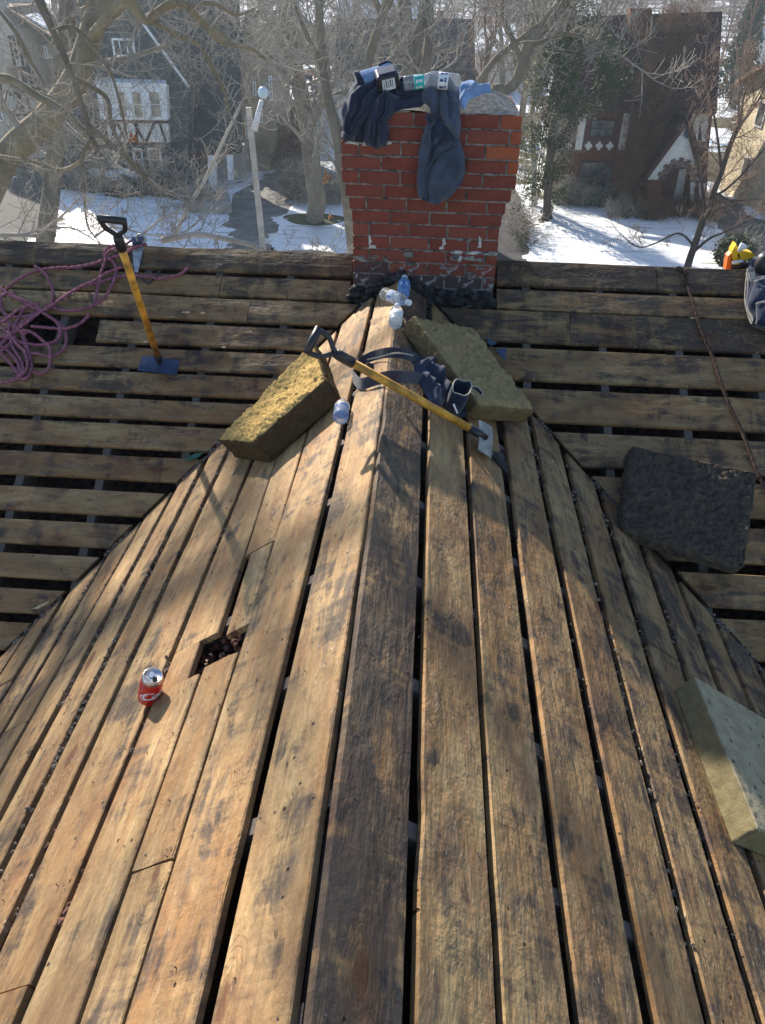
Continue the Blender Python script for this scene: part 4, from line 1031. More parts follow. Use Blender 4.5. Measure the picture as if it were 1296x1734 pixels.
tag(rb.build('insulation_lumps',simple('red_brown_insulation',(.17,.085,.065),.95,.5,60,.6),None,smooth=False),'red brown insulation lumps showing in the hole cut through the left planks','insulation',kind='stuff')
for P0,s_ in ((PL(358,1108,-.04),.006),(PL(362,1126,-.04),.006),(PL(353,1117,-.04),.004)): pass
mb=MB()
for px,py in ((357,1108),(362,1127),(352,1118),(349,1124)): crumb(mb,PL(px,py,-.045),.007)
tag(mb.build('pale_flakes',CHIP,None),'pale flakes lying inside the hole beside the cola can','debris',kind='stuff')
nh=MB()
def head(p,n,r=.0026):
    t1=n.orthogonal().normalized(); t2=n.cross(t1); nh.slab([p+(t1*math.cos(a)+t2*math.sin(a))*r for a in [math.pi*k/3 for k in range(6)]],n*.0012)
WINGV=[(1,a,b) for a,b in ((.004,.186),(.216,.398),(.417,.59),(.622,.809),(.853,1.013),(1.049,1.21),(1.247,1.416),(1.448,1.604),(1.645,1.79))]+[(-1,a,b) for a,b in ((.03,.2),(.235,.425),(.43,.57),(.57,.75),(.78,.975),(1.01,1.14),(1.18,1.30),(1.34,1.47))]
for side,va,vb in WINGV:
    T=TR if side>0 else TL; n=NR if side>0 else NL
    for k in range(15):
        y=-1.09+.41*k
        for f in (.2,.8):
            v=va+(vb-va)*(f+rnd.uniform(-.08,.08)); yy=y+rnd.uniform(-.012,.012)
            if yy<.3 or yy>vend(v,T,0)-.03 or rnd.random()<.12: continue
            head(wl(side*v,yy,T)+n*.0025,n,rnd.uniform(.0022,.0032))
for side,T,x0_,rows_ in ((-1,TL,-.62,[(a,b) for a,b,c in LROW]),(1,TR,.70,RROW)):
    for k in range(9):
        x=x0_+side*.405*k
        for s0,s1 in rows_:
            if abs(x)<((s1/SLB)*TB/T+.03): continue
            for f in (.22,.78):
                if rnd.random()<.85: head(pm(x+rnd.uniform(-.01,.01),s0+(s1-s0)*f)+NM*.0025,NM,rnd.uniform(.0022,.0032))
_o=nh.build('nail_heads',RUST,roof); _o['kind']='stuff'
nl=MB()
for k in range(420):
    side=rnd.choice((-1,1)); T=TL if side<0 else TR; n=NL if side<0 else NR
    v=rnd.uniform(.02,1.9); y=rnd.uniform(.4,3.6)
    if y>vend(v,T,0)-.03 or rnd.random()<.2: continue
    p=wl(side*v,y,T)+n*.004; a=rnd.uniform(0,6.28); t1=Vector((math.cos(a)*.8,math.sin(a)*.8,0)); t1=(t1-n*t1.dot(n)).normalized()
    L=rnd.uniform(.003,.010)
    if rnd.random()<.5: nl.tube([p-t1*L,p+n*.003,p+t1*L*.6],[.0011,.0012,.0006],4)
    else: nl.tube([p-n*.006,p+n*rnd.uniform(.001,.006)+t1*.002],[.0013,.0013],5)
tag(nl.build('bent_nails',RUST,None),'bent nails and staples scattered over the planks','nails',kind='stuff')
# ================================================================ the street beyond
def G(px,py,dz=0): return AZ(px,py,ZG+dz)
def snow_mat():
    m=NT('trodden_snow',.55,.3); v=m.map(); n=m.noise(v,.9,6,.65,.3); n2=m.noise(v,7,5,.7)
    n3=m.noise(m.map((.35,3.2,1)),1.2,5,.7,.4)
    c=m.mix(m.ramp(n,.35,.7),(.78,.81,.86),(.88,.89,.91)); c=m.mix(m.math('MULTIPLY',m.ramp(n3,.57,.65),.8),c,(.16,.15,.09)); c=m.mix(m.math('MULTIPLY',m.ramp(n2,.64,.75),.5),c,(.3,.28,.22))
    m.color(c); m.b.inputs['Subsurface Weight'].default_value=0; m.bump(m.math('ADD',m.math('MULTIPLY',n,2.),n2),.6,.05); return m.m
SNOW=snow_mat()
def ground_mat():
    m=NT('winter_ground',.95,.1); v=m.map(); n=m.noise(v,.13,6,.62,.5); n2=m.noise(v,2.4,6,.7)
    e=m.mix(m.ramp(n2,.3,.7),(.055,.045,.028),(.14,.12,.07)); c=m.mix(m.ramp(m.math('ADD',n,m.math('MULTIPLY',n2,.12)),.56,.60),e,(.74,.78,.84))
    m.color(c); m.bump(n2,.8,.08); return m.m
GRD=ground_mat()
ASPH=simple('worn_asphalt',(.045,.042,.042),.9,.35,1.2,.5,.02); CONC=simple('damp_concrete',(.17,.165,.15),.85,.3,1.3,.4,.02); KERB=simple('kerb_concrete',(.3,.29,.27),.9,.2,3,.3,.01)
def shingle(name,c,sx=4.5,sz=7.,rough=.9):
    m=NT(name,rough,.15); gm=m.map((1,1,1)); 
    sep=m.n('SeparateXYZ'); m.l(m.tc.outputs['Object'],sep.inputs[0]); cb=m.n('CombineXYZ')
    m.l(m.math('ADD',sep.outputs[0],sep.outputs[1]),cb.inputs[0]); m.l(sep.outputs[2],cb.inputs[1])
    b=m.n('TexBrick'); m.l(cb.outputs[0],b.inputs['Vector']); b.inputs['Scale'].default_value=1.; b.inputs['Brick Width'].default_value=1/sx; b.inputs['Row Height'].default_value=1/sz; b.inputs['Mortar Size'].default_value=.012; b.inputs['Bias'].default_value=-.1
    b.inputs['Color1'].default_value=(*[a*.7 for a in c],1); b.inputs['Color2'].default_value=(*[min(1,a*1.35) for a in c],1); b.inputs['Mortar'].default_value=(*[a*.3 for a in c],1)
    n=m.noise(gm,.8,5,.65); col=m.mix(m.ramp(n,.35,.7),b.outputs['Color'],tuple(a*.8 for a in c)); m.color(col)
    m.bump(b.outputs['Fac'],-.6,.03); return m.m
SHG=shingle('grey_green_shingle',(.085,.098,.10)); SHG2=shingle('dark_teal_roof_shingle',(.06,.076,.08)); SHR=shingle('red_brown_roof_shingle',(.075,.04,.038)); SHK=shingle('blue_black_roof_shingle',(.035,.04,.052)); SHT=shingle('tan_roof_shingle',(.25,.17,.12)); SHBR=shingle('house_brick',(.20,.085,.055),4.6,13.)
STUC=simple('white_stucco',(.72,.71,.68),.9,.08,3,.3,.01); STUCD=simple('grey_stucco',(.42,.38,.33),.9,.15,3,.3,.01); TAN=simple('tan_siding',(.34,.28,.21),.9,.12,2,.3,.01); BEIGE=simple('beige_siding',(.62,.53,.36),.85,.08,2,.3,.01)
TRIMW=simple('white_trim',(.78,.79,.8),.6,.06,5,.1); BEAM=simple('dark_brown_timber',(.06,.035,.028),.8,.3,6,.4,.01); BEAMR=simple('maroon_timber',(.11,.05,.045),.8,.3,6,.4,.01)
def glass():
    m=NT('window_glass',.05,.6); v=m.map(); c=m.mix(m.ramp(m.noise(v,1.4,3,.6),.35,.65),(.03,.035,.04),(.16,.17,.16)); m.color(c); return m.m
GLASS=glass(); CURT=simple('curtained_pane',(.36,.32,.24),.15,.5,3,0,.01,.5); STONE=simple('arch_stone',(.16,.11,.095),.9,.5,5,.6,.03); DOOR=simple('dark_door',(.06,.03,.025),.6,.2,5,.2)
# ground
gp=MB(); gp.add([(-400,7,ZG),(400,7,ZG),(400,420,ZG),(-400,420,ZG),(-400,-60,ZG),(400,-60,ZG)],[(0,1,2,3),(4,5,1,0)])
tag(gp.build('ground',GRD),kind='structure')
hl=MB(); nx,ny_=70,24
for i in range(nx+1):
    for j in range(ny_+1):
        x=-420+840*i/nx; y=130+420*j/ny_; t_=j/ny_
        hl.v.append(Vector((x,y,ZG-.5+26*t_**1.2*(1+.35*noise.noise((x*.008,y*.008,4)))+noise.noise((x*.03,y*.03,0))*1.5*t_)))
for i in range(nx):
    for j in range(ny_): a=i*(ny_+1)+j; hl.f.append((a,a+ny_+1,a+ny_+2,a+1))
tag(hl.build('hillside',GRD,smooth=True),kind='structure')
def strip(poly,mat,name,dz,kind='structure',label=None):
    o=MB().slab([(p.x,p.y,ZG+dz) for p in poly],(0,0,-.05)).build(name,mat); tag(o,label,None,None,kind); return o
strip([Vector((-80,19,0)),Vector((80,19,0)),Vector((80,27,0)),Vector((-80,27,0))],ASPH,'road',.03)
MB().slab([(-80,27.0,ZG+.12),(80,27.0,ZG+.12),(80,27.18,ZG+.12),(-80,27.18,ZG+.12)],(0,0,-.2)).build('kerb',KERB); tag(bpy.data.objects['kerb'],kind='structure')
strip([Vector((-80,29.5,0)),Vector((80,29.5,0)),Vector((80,31,0)),Vector((-80,31,0))],CONC,'pavement',.035)
def gpoly(l): return [G(*p) for p in l]
strip(gpoly([(-60,470),(60,440),(95,400),(92,330),(88,300),(30,300),(-60,340)]),ASPH,'driveway',.05)
strip(gpoly([(330,460),(450,450),(470,390),(505,335),(520,300),(470,290),(455,300),(395,330),(388,375),(330,410)]),CONC,'driveway',.05)
strip(gpoly([(838,470),(898,470),(893,400),(880,335),(862,300),(845,320)]),ASPH,'driveway',.05)
strip(gpoly([(1228,470),(1340,470),(1340,395),(1250,330),(1215,320),(1190,345),(1215,380)]),CONC,'driveway',.05)
def lawn(poly,sd,cell=.16,nz=.9):
    P=[(p.x,p.y) for p in poly]; x0=min(p[0] for p in P); x1=max(p[0] for p in P); y0=min(p[1] for p in P); y1=max(p[1] for p in P)
    mb=MB(); idx={}
    def ins_(x,y):
        q=noise.fractal(Vector((x*.55,y*.55,sd)),.8,2.1,4)*nz; q2=noise.fractal(Vector((x*.55,y*.55,sd+50)),.8,2.1,4)*nz
        return inside(x+q,y+q2,P)
    nx=int((x1-x0)/cell)+1; ny=int((y1-y0)/cell)+1; g={}
    for i in range(-4,nx+5):
        for j in range(-4,ny+5): g[i,j]=ins_(x0+i*cell,y0+j*cell)
    def vid(i,j):
        if (i,j) in idx: return idx[i,j]
        full=all(g.get((i+a,j+b),False) for a in(-1,0,1) for b in(-1,0,1)); x,y=x0+i*cell,y0+j*cell
        z=ZG+(.07+.03*noise.noise((x*.8,y*.8,0))+.012*noise.noise((x*4,y*4,0)) if full else .004)
        idx[i,j]=len(mb.v); mb.v.append(Vector((x,y,z))); return idx[i,j]
    for i in range(-4,nx+4):
        for j in range(-4,ny+4):
            if g.get((i,j)): mb.f.append((vid(i,j),vid(i+1,j),vid(i+1,j+1),vid(i,j+1)))
    tag(mb.build('snow_lawn',SNOW,None,smooth=True,fix=False),kind='structure')
lawn(gpoly([(95,440),(400,440),(390,375),(375,350),(300,340),(200,336),(100,320),(70,340),(98,395)]),1)
lawn(gpoly([(-10,460),(60,425),(95,405),(60,400),(0,420)]),2)
lawn(gpoly([(440,460),(610,460),(610,330),(490,335),(470,365),(448,400)]),3)
lawn(gpoly([(893,480),(1245,480),(1222,430),(1218,385),(1195,358),(1110,352),(1040,350),(900,345),(896,400)]),4)
lawn(gpoly([(1195,330),(1235,345),(1330,395),(1330,340),(1260,320),(1210,312)]),5)
lawn(gpoly([(865,330),(890,345),(898,470),(915,470),(905,350),(890,310)]),6,nz=.4)
lawn(gpoly([(530,330),(620,330),(620,180),(540,175)]),7); lawn(gpoly([(800,180),(905,190),(905,130),(800,120)]),8,.4); lawn(gpoly([(1195,200),(1250,200),(1245,130),(1195,125)]),9,.4)
# ---------------------------------------------------------------- building helpers
def P3(px,py,Y): return AY(px,py,Y)
def quad(name,par,pts,mat,dv=(0,.15,0)): return MB().slab(pts,dv).build(name,mat,par)
def window(par,a,b,Y,cols,rows,mat=None,frame=TRIMW,fw=.07,name='window'):
    """a,b: opposite corners measured in the photo on the facade Y"""
    p,q=P3(*a,Y),P3(*b,Y); x0,x1=sorted((p.x,q.x)); z0,z1=sorted((p.z,q.z)); mb=MB()
    for x in (x0+fw/2,x1-fw/2): mb.box((x,Y-.03,(z0+z1)/2),(fw,.1,z1-z0-.004))
    for z in (z0+fw/2,z1-fw/2): mb.box(((x0+x1)/2,Y-.034,z),(x1-x0-.004,.1,fw))
    for i in range(1,cols): mb.box((x0+(x1-x0)*i/cols,Y-.022,(z0+z1)/2),(fw*.5,.06,z1-z0-.02))
    for i in range(1,rows): mb.box(((x0+x1)/2,Y-.026,z0+(z1-z0)*i/rows),(x1-x0-.02,.06,fw*.5))
    w_=mb.build(name,frame,par)
    g=MB().box(((x0+x1)/2,Y-.004,(z0+z1)/2),(x1-x0-fw,.01,z1-z0-fw)).build('pane',mat or GLASS); g.parent=w_; g.matrix_parent_inverse=Matrix.Translation(par.location).inverted() if False else Matrix.Identity(4)
    g.location=-par.location*0
    g.matrix_parent_inverse=(Matrix.Translation(par.location)@w_.matrix_parent_inverse).inverted() if False else Matrix.Identity(4)
    return w_
def beam(par,a,b,Y,w_=.16,mat=BEAM,name='timber_beam',d=.06,prd=.03):
    p,q=P3(*a,Y),P3(*b,Y); dr=(q-p); L=dr.length; dr.normalize(); s_=dr.cross(Vector((0,1,0))).normalized()*w_/2
    return MB().slab([p-s_+Vector((0,-prd,0)),q-s_+Vector((0,-prd,0)),q+s_+Vector((0,-prd,0)),p+s_+Vector((0,-prd,0))],(0,d,0)).build(name,mat,par)
# ---- grey green house
Y1=45.
h=empty('green_house',G(230,335),'tall grey green shingled house with white bay window over timbered panel, behind the left trees','house')
quad('wall',h,[P3(*p,Y1) for p in [(92,340),(92,100),(130,-70),(222,-70),(320,148),(320,345)]],SHG,(0,5,0))
quad('wall',h,[P3(*p,Y1+2.5) for p in [(322,345),(322,250),(408,250),(412,345)]],STUCD,(0,2.4,0))
quad('roof',h,[P3(318,262,Y1+.4),P3(410,256,Y1+.4),P3(404,-60,Y1+6.5),P3(215,-60,Y1+6.5)],SHG2,(0,.2,.15))
beam(h,(205,-12),(320,147),Y1-.05,.12,TRIMW,'rake_board'); beam(h,(318,262),(410,256),Y1+.3,.2,BEAM,'eave_board')
window(h,(189,64),(231,97),Y1,3,1,frame=TRIMW,fw=.1)
bay=quad('bay_window_box',h,[P3(*p,Y1-.55) for p in [(163,142),(281,146),(284,204),(170,202)]],TRIMW,(0,.56,0))
quad('bay_roof',h,[P3(160,142,Y1-.7),P3(283,146,Y1-.7),P3(281,139,Y1),P3(163,135,Y1)],TRIMW,(0,.02,.1))
for x0,x1 in ((170,193),(195,219),(221,246),(250,277)): window(h,(x0,153),(x1,200),Y1-.56,1,2,CURT,fw=.06)
quad('stucco_panel',h,[P3(*p,Y1-.3) for p in [(178,206),(284,206),(287,243),(187,241)]],STUC,(0,.3,0))
for a,b in (((196,206),(190,240)),((198,206),(213,238)),((216,206),(201,238)),((232,206),(232,240)),((226,206),(245,240)),((262,206),(248,240)),((270,206),(281,240))): beam(h,a,b,Y1-.32,.13)
beam(h,(176,205),(286,206),Y1-.33,.16); beam(h,(184,243),(288,244),Y1-.33,.16)
for x0,x1 in ((191,218),(224,246),(250,277)): window(h,(x0,250),(x1,290),Y1,1,2,fw=.08)
quad('porch_door',h,[P3(*p,Y1+2.45) for p in [(345,262),(366,262),(370,318),(350,318)]],DOOR,(0,.04,0))
for (x0,y0,x1,y1) in ((296,262,303,302),(352,263,365,316),(384,263,393,305)): quad('porch_column',h,[P3(*p,Y1+.3) for p in [(x0,y0),(x1,y0),(x1+2,y1),(x0+2,y1)]],TRIMW,(0,.3,0))
quad('porch_floor',h,[G(318,345,.5),G(392,345,.5),G(388,326,.5),G(326,326,.5)],KERB,(0,0,-.5)); quad('porch_step',h,[G(345,352,.25),G(384,352,.25),G(384,345,.25),G(345,345,.25)],KERB,(0,0,-.3))
# ---- far left Tudor house
Y2=52.
h=empty('tudor_house',G(30,300),'brown and cream half-timbered house with snowy roof at the far left','house')
quad('wall',h,[P3(*p,Y2) for p in [(-60,300),(-60,70),(-10,0),(30,50),(70,200),(85,300)]],STUCD,(0,6,0))
quad('wall',h,[P3(*p,Y2+2) for p in [(40,300),(40,75),(96,75),(100,300)]],TAN,(0,4,0))
quad('roof',h,[P3(12,18,Y2-.3),P3(95,70,Y2+1.6),P3(118,64,Y2+6),P3(75,10,Y2+6),P3(20,4,Y2+3)],SHT,(0,0,.15))
quad('roof_snow',h,[P3(45,34,Y2+1.2),P3(72,50,Y2+1.8),P3(95,58,Y2+4.),P3(66,28,Y2+4.)],SNOW,(0,0,.25))
for a,b in (((16,60),(40,190)),((22,60),(30,100)),((30,62),(48,150)),((40,75),(60,170)),((14,118),(62,112)),((16,160),(70,150)),((20,196),(78,190)),((45,115),(70,190)),((55,115),(78,190)),((22,120),(36,190)),((36,118),(52,190)),((-8,60),(6,190)),((60,196),(72,250)),((70,194),(84,250)),((48,198),(58,250)),((30,200),(42,250))): beam(h,a,b,Y2,.16)
window(h,(74,78),(84,100),Y2+2,1,2); window(h,(-16,160),(8,205),Y2,2,2)
# ---- tan house, middle left
Y3=50.
h=empty('tan_house',G(425,320),'tan stucco house side with narrow white windows behind the lamp post','house')
quad('wall',h,[P3(*p,Y3) for p in [(398,335),(398,130),(420,30),(452,40),(455,95),(463,130),(466,250),(440,335)]],TAN,(0,6,0))
quad('roof',h,[P3(384,150,Y3-.3),P3(418,22,Y3-.3),P3(470,22,Y3+6),P3(440,150,Y3+6)],SHG,(0,0,.15))
window(h,(414,196),(422,240),Y3,1,3,fw=.06); window(h,(428,138),(435,162),Y3,1,2,fw=.06); window(h,(438,176),(446,208),Y3,1,2,fw=.06); window(h,(455,128),(463,170),Y3,1,3,fw=.07)
quad('chimney_stack',h,[P3(*p,Y3+1) for p in [(487,110),(500,110),(500,60),(487,60)]],SHBR,(0,.8,0))
# ---- garages with snowy roofs
h=empty('garage',G(490,260),'low garage with a snow covered roof, left of the tall centre trunk','garage')
Y4=58.
quad('wall',h,[P3(*p,Y4) for p in [(462,235),(462,172),(528,172),(528,235)]],BEAM,(0,5,0))
quad('snowy_roof',h,[P3(460,174,Y4-.3),P3(530,173,Y4-.3),P3(524,138,Y4+5),P3(462,138,Y4+5)],SNOW,(0,0,.15)); beam(h,(456,134),(530,134),Y4+5.1,.6,SHG,'fascia_board')
h=empty('white_garage',G(560,280),'white garage with multi-pane door behind the forked tree','garage')
Y5=60.
quad('wall',h,[P3(*p,Y5) for p in [(526,240),(526,160),(640,160),(640,240)]],STUC,(0,6,0)); quad('roof',h,[P3(520,160,Y5-.4),P3(650,160,Y5-.4),P3(640,142,Y5+6),P3(530,142,Y5+6)],SHK,(0,0,.15))
window(h,(553,165),(572,192),Y5,4,4,CURT,fw=.06); window(h,(590,165),(610,192),Y5,4,4,CURT,fw=.06)
# ---- dark roofed house behind the chimney
Y6=66.
h=empty('dark_roof_house',G(690,240),'house with a broad blue black roof, directly behind the chimney clothes','house')
quad('wall',h,[P3(*p,Y6) for p in [(580,300),(580,192),(800,192),(800,300)]],STUC,(0,9,0)); quad('roof',h,[P3(564,196,Y6-.5),P3(808,196,Y6-.5),P3(802,37,Y6+6),P3(571,36,Y6+6)],SHK,(0,0,.2))
quad('roof_vent',h,[P3(*p,Y6+5.6) for p in [(661,37),(664,37),(664,28),(661,28)]],BLK,(0,.2,0)); quad('chimney_stack',h,[P3(*p,Y6+6) for p in [(740,60),(752,60),(752,18),(740,18)]],SHBR,(0,.8,0))
h=empty('snow_roof_house',G(840,160),'distant pale house with snow on its roof, right of the dark roof','house')
Y7=88.
quad('wall',h,[P3(*p,Y7) for p in [(806,150),(806,88),(872,88),(872,150)]],STUCD,(0,8,0)); quad('roof',h,[P3(800,90,Y7-.4),P3(880,90,Y7-.4),P3(872,44,Y7+6),P3(808,44,Y7+6)],SNOW,(0,0,.2))
h=empty('snow_roof_house',G(500,100),'distant brown house with snow on its roof above the snowy garage','house')
quad('wall',h,[P3(*p,Y7) for p in [(462,110),(462,40),(560,40),(560,110)]],TAN,(0,8,0)); quad('roof',h,[P3(456,42,Y7-.4),P3(566,42,Y7-.4),P3(556,8,Y7+6),P3(466,8,Y7+6)],SNOW,(0,0,.2)); window(h,(478,55),(490,80),Y7,2,2); window(h,(520,55),(532,80),Y7,2,2)
# ---- right Tudor house
Y8=46.
h=empty('tudor_cottage',G(1080,345),'steep maroon roofed Tudor cottage with arched porch gable and quatrefoils, right of the chimney','house')
quad('wall',h,[P3(*p,Y8) for p in [(940,350),(936,254),(1200,254),(1196,350)]],SHBR,(0,4.6,0))
quad('upper_wall',h,[P3(*p,Y8+.02) for p in [(936,254),(933,184),(1208,186),(1200,254)]],BEAMR,(0,4.5,0))
_x=P3(935,250,Y8).x; MB().slab([(_x-.03,Y8+.1,ZG),(_x-.03,Y8+4.4,ZG),(_x-.03,Y8+4.4,ZG+4.2),(_x-.03,Y8+3.,ZG+7.2),(_x-.03,Y8+.1,ZG+4.4)],(-.06,0,0)).build('side_wall',STUC,h)
for _z in (1.6,3.2): MB().box((_x-.1,Y8+2.2,ZG+_z),(.05,4.1,.16)).build('timber_beam',BEAM,h)
for _y in (.9,2.2,3.5): MB().box((_x-.105,Y8+_y,ZG+2.4),(.05,.16,4.4)).build('timber_beam',BEAM,h)
rf=quad('roof',h,[P3(925,188,Y8-.5),P3(1213,190,Y8-.5),P3(1222,27,Y8+3.),P3(958,36,Y8+3.)],SHR,(0,0,.2))
quad('roof_rear',h,[P3(1222,28,Y8+3.),P3(958,37,Y8+3.),P3(958,37,Y8+3.)+Vector((0,2.6,-6)),P3(1222,28,Y8+3.)+Vector((0,2.6,-6))],SHR,(0,0,.18))
beam(h,(926,187),(1213,190),Y8-.52,.18,BEAM,'eave_board'); quad('chimney_stack',h,[P3(*p,Y8+2.) for p in [(1066,60),(1106,60),(1104,14),(1068,14)]],SHBR,(0,.9,0))
for a,b,w_ in (((989,190),(979,254),.36),((1063,190),(1052,254),.36)): beam(h,a,b,Y8,w_,STUC,'stucco_strip',.06,.02)
for a,b in (((1177,190),(1182,240)),((1194,190),(1188,240))): beam(h,a,b,Y8,.42,STUC,'stucco_strip',.06,.02)
for px in (962,997,1015,1033):
    c=P3(px,247,Y8-.03); mb=MB(); pts=[]
    for i in range(24):
        g=2*math.pi*i/24; rr=.2*(.62+.38*abs(math.cos(2*g))); pts.append(c+Vector((math.cos(g)*rr,0,math.sin(g)*rr*1.1)))
    mb.slab(pts,(0,.05,0)).build('quatrefoil',STUC,h)
window(h,(1002,202),(1038,233),Y8,3,2,fw=.05,frame=BEAM); window(h,(984,272),(1030,328),Y8-.02,3,2,fw=.07,frame=BEAM)
# porch gable
Yp=Y8-2.
quad('porch_gable',h,[P3(*p,Yp) for p in [(1168,200),(1094,304),(1197,306)]],STUC,(0,2.,0))
quad('porch_wall',h,[P3(*p,Yp+.05) for p in [(1094,304),(1098,352),(1196,352),(1197,306)]],SHBR,(0,1.9,0))
def roofslab(a,b,dy,w_,mat):
    p,q=P3(*a,Yp-.3),P3(*b,Yp-.3); return MB().slab([p,q,q+Vector((0,dy,0)),p+Vector((0,dy,0))],Vector((-(q-p).z,0,(q-p).x)).normalized()*w_).build('porch_roof',mat,h)
roofslab((1169,192),(1070,328),3.,.24,SHR); roofslab((1169,192),(1198,308),3.,-.3,BEAM)
for i in range(15):   # stone ring of the arch
    g=math.pi*(i+.5)/15; c=P3(1146,307,Yp-.06); rr=.86+.08*(i%2); p=c+Vector((math.cos(g)*rr*.92,0,math.sin(g)*rr))
    MB().box(p,(.3+.1*(i%2),.16,.19),Matrix.Rotation(-g,3,'Y')).build('arch_stone',STONE,h)
mb=MB(); c=P3(1146,307,Yp-.02); pts=[c+Vector((math.cos(math.pi*i/12)*.72,0,math.sin(math.pi*i/12)*.78)) for i in range(13)]+[P3(1124,350,Yp-.02),P3(1168,350,Yp-.02)]
mb.slab(pts,(0,.015,0)).build('porch_opening',DOOR,h)
quad('porch_pillar',h,[P3(*p,Yp-.2) for p in [(1151,288),(1163,286),(1153,350),(1138,350)]],KERB,(0,.3,0))
quad('porch_pillar',h,[P3(*p,Yp-.02) for p in [(1165,308),(1178,308),(1174,350),(1162,350)]],STUC,(0,.1,0)); quad('porch_pillar',h,[P3(*p,Yp-.02) for p in [(1184,308),(1195,308),(1192,345),(1184,345)]],STUC,(0,.1,0))
MB().lathe([(.04,0),(.14,.1),(.17,.3),(.1,.42),(.02,.5)],P3(1163,234,Yp-.12),None,10).build('wall_lantern',STEELB,h)
# ---- beige house at the right edge
A0=G(1217,322); dn=Vector((.12,-1,0)).normalized(); h=empty('beige_house',A0,'sunlit beige house with tan gable roof at the right edge','house')
B0=A0+dn*15
nrm=Vector((-dn.y,dn.x,0)); nrm=-nrm if nrm.x>0 else nrm
e1=A0+Vector((0,0,5.6)); e2=B0+Vector((0,0,5.6)); rg=(A0+B0)/2+Vector((0,0,8.6))
MB().slab([A0,B0,e2,rg,e1],-nrm*9).build('gable_wall',BEIGE,h)
for a,b in ((e1,rg),(e2,rg)):
    o_=(a-b).normalized()*.5
    MB().slab([a+o_+nrm*.4+Vector((0,0,.05)),b+nrm*.4+Vector((0,0,.05)),b-nrm*9.4+Vector((0,0,.05)),a+o_-nrm*9.4+Vector((0,0,.05))],(0,0,.2)).build('roof',SHT,h)
for t_,z_ in ((2.6,1.2),(6.2,1.2),(9.5,1.2),(2.6,3.9),(6.4,3.9),(9.5,3.9),(7.2,6.2)):
    c=A0+dn*t_+Vector((0,0,z_+.5))+nrm*.03; u=dn*.45; zv=Vector((0,0,.62)); mb=MB()
    mb.slab([c-u-zv,c+u-zv,c+u+zv,c-u+zv],nrm*.03); wf=mb.build('window_frame',TRIMW,h); MB().slab([c-u*.8-zv*.85+nrm*.034,c+u*.8-zv*.85+nrm*.034,c+u*.8+zv*.85+nrm*.034,c-u*.8+zv*.85+nrm*.034],nrm*.01).build('window_pane',GLASS,h)
h=empty('blue_roof_house',G(1300,110),'distant house with a pale blue roof at the top right corner','house')
quad('wall',h,[P3(*p,95) for p in [(1284,110),(1284,66),(1360,66),(1360,110)]],STUC,(0,8,0)); quad('roof',h,[P3(1278,68,94.6),P3(1370,68,94.6),P3(1360,24,101),P3(1286,24,101)],simple('blue_roof',(.16,.22,.3),.8),(0,0,.2)); quad('chimney_stack',h,[P3(*p,97) for p in [(1286,30),(1294,30),(1294,14),(1286,14)]],SHBR,(0,.8,0))
for (px,py,Y,w_,mt_,rm,lb) in ((640,30,105,9,STUC,SNOW,'small far white house with snowy roof above the dark roof'),(905,75,98,8,TAN,SHT,'far tan house glimpsed left of the cottage roof'),(300,40,110,9,STUCD,SHK,'far grey house between the green house and tan house')):
    p=P3(px,py,Y); h=empty('far_house',Vector((p.x,Y,ZG)),lb,'house'); z0=ZG; hz=4.6
    MB().box((p.x,Y+4,z0+hz/2),(w_,8,hz)).build('wall',mt_,h); MB().slab([(p.x-w_/2-.4,Y-.4,z0+hz),(p.x-w_/2-.4,Y+8.4,z0+hz),(p.x-w_/2-.4,Y+4,z0+hz+3.4)],(w_+.8,0,0)).build('roof',rm,h)
    for k in (-.3,0,.3): MB().box((p.x+k*w_,Y-.03,z0+2.6),(.9,.08,1.3)).build('window',GLASS,h)
# ---------------------------------------------------------------- lamp post
b0=Vector((G(452,452).x,33.,ZG)); lp=empty('street_lamp',b0,'pale wooden lamp post with round white globe left of the chimney','street lamp')
tp_=P3(421,182,31.5); bt=P3(447,432,31.5); bt=bt+(bt-tp_)*.45
mb=MB(); mb.tube([bt,tp_],[.165,.13],4); mb.build('post',simple('pale_weathered_post',(.50,.44,.38),.85,.2,3,.4,.01),lp)
mb=MB(); q0=P3(431,220,31.2); q1=P3(443,170,31.2); mb.tube([q0,q1],[.13,.07],10); mb.build('lamp_neck',TRIMW,lp,smooth=True)
bm=bmesh.new(); bmesh.ops.create_uvsphere(bm,u_segments=20,v_segments=12,radius=.2); me=bpy.data.meshes.new('globe'); bm.to_mesh(me); bm.free(); me.polygons.foreach_set('use_smooth',[True]*len(me.polygons)); me.materials.append(simple('globe_glass',(.66,.8,.88),.15,.05,5,0,.001,.6)); o=bpy.data.objects.new('lamp_globe',me); COL.objects.link(o); o.parent=lp; o.location=P3(446,157,31.2)-lp.location
MB().tube([P3(446,148,31.2),P3(455,140,31.2),P3(470,132,31.3)],.03,6).build('lamp_bracket',STEEL,lp)
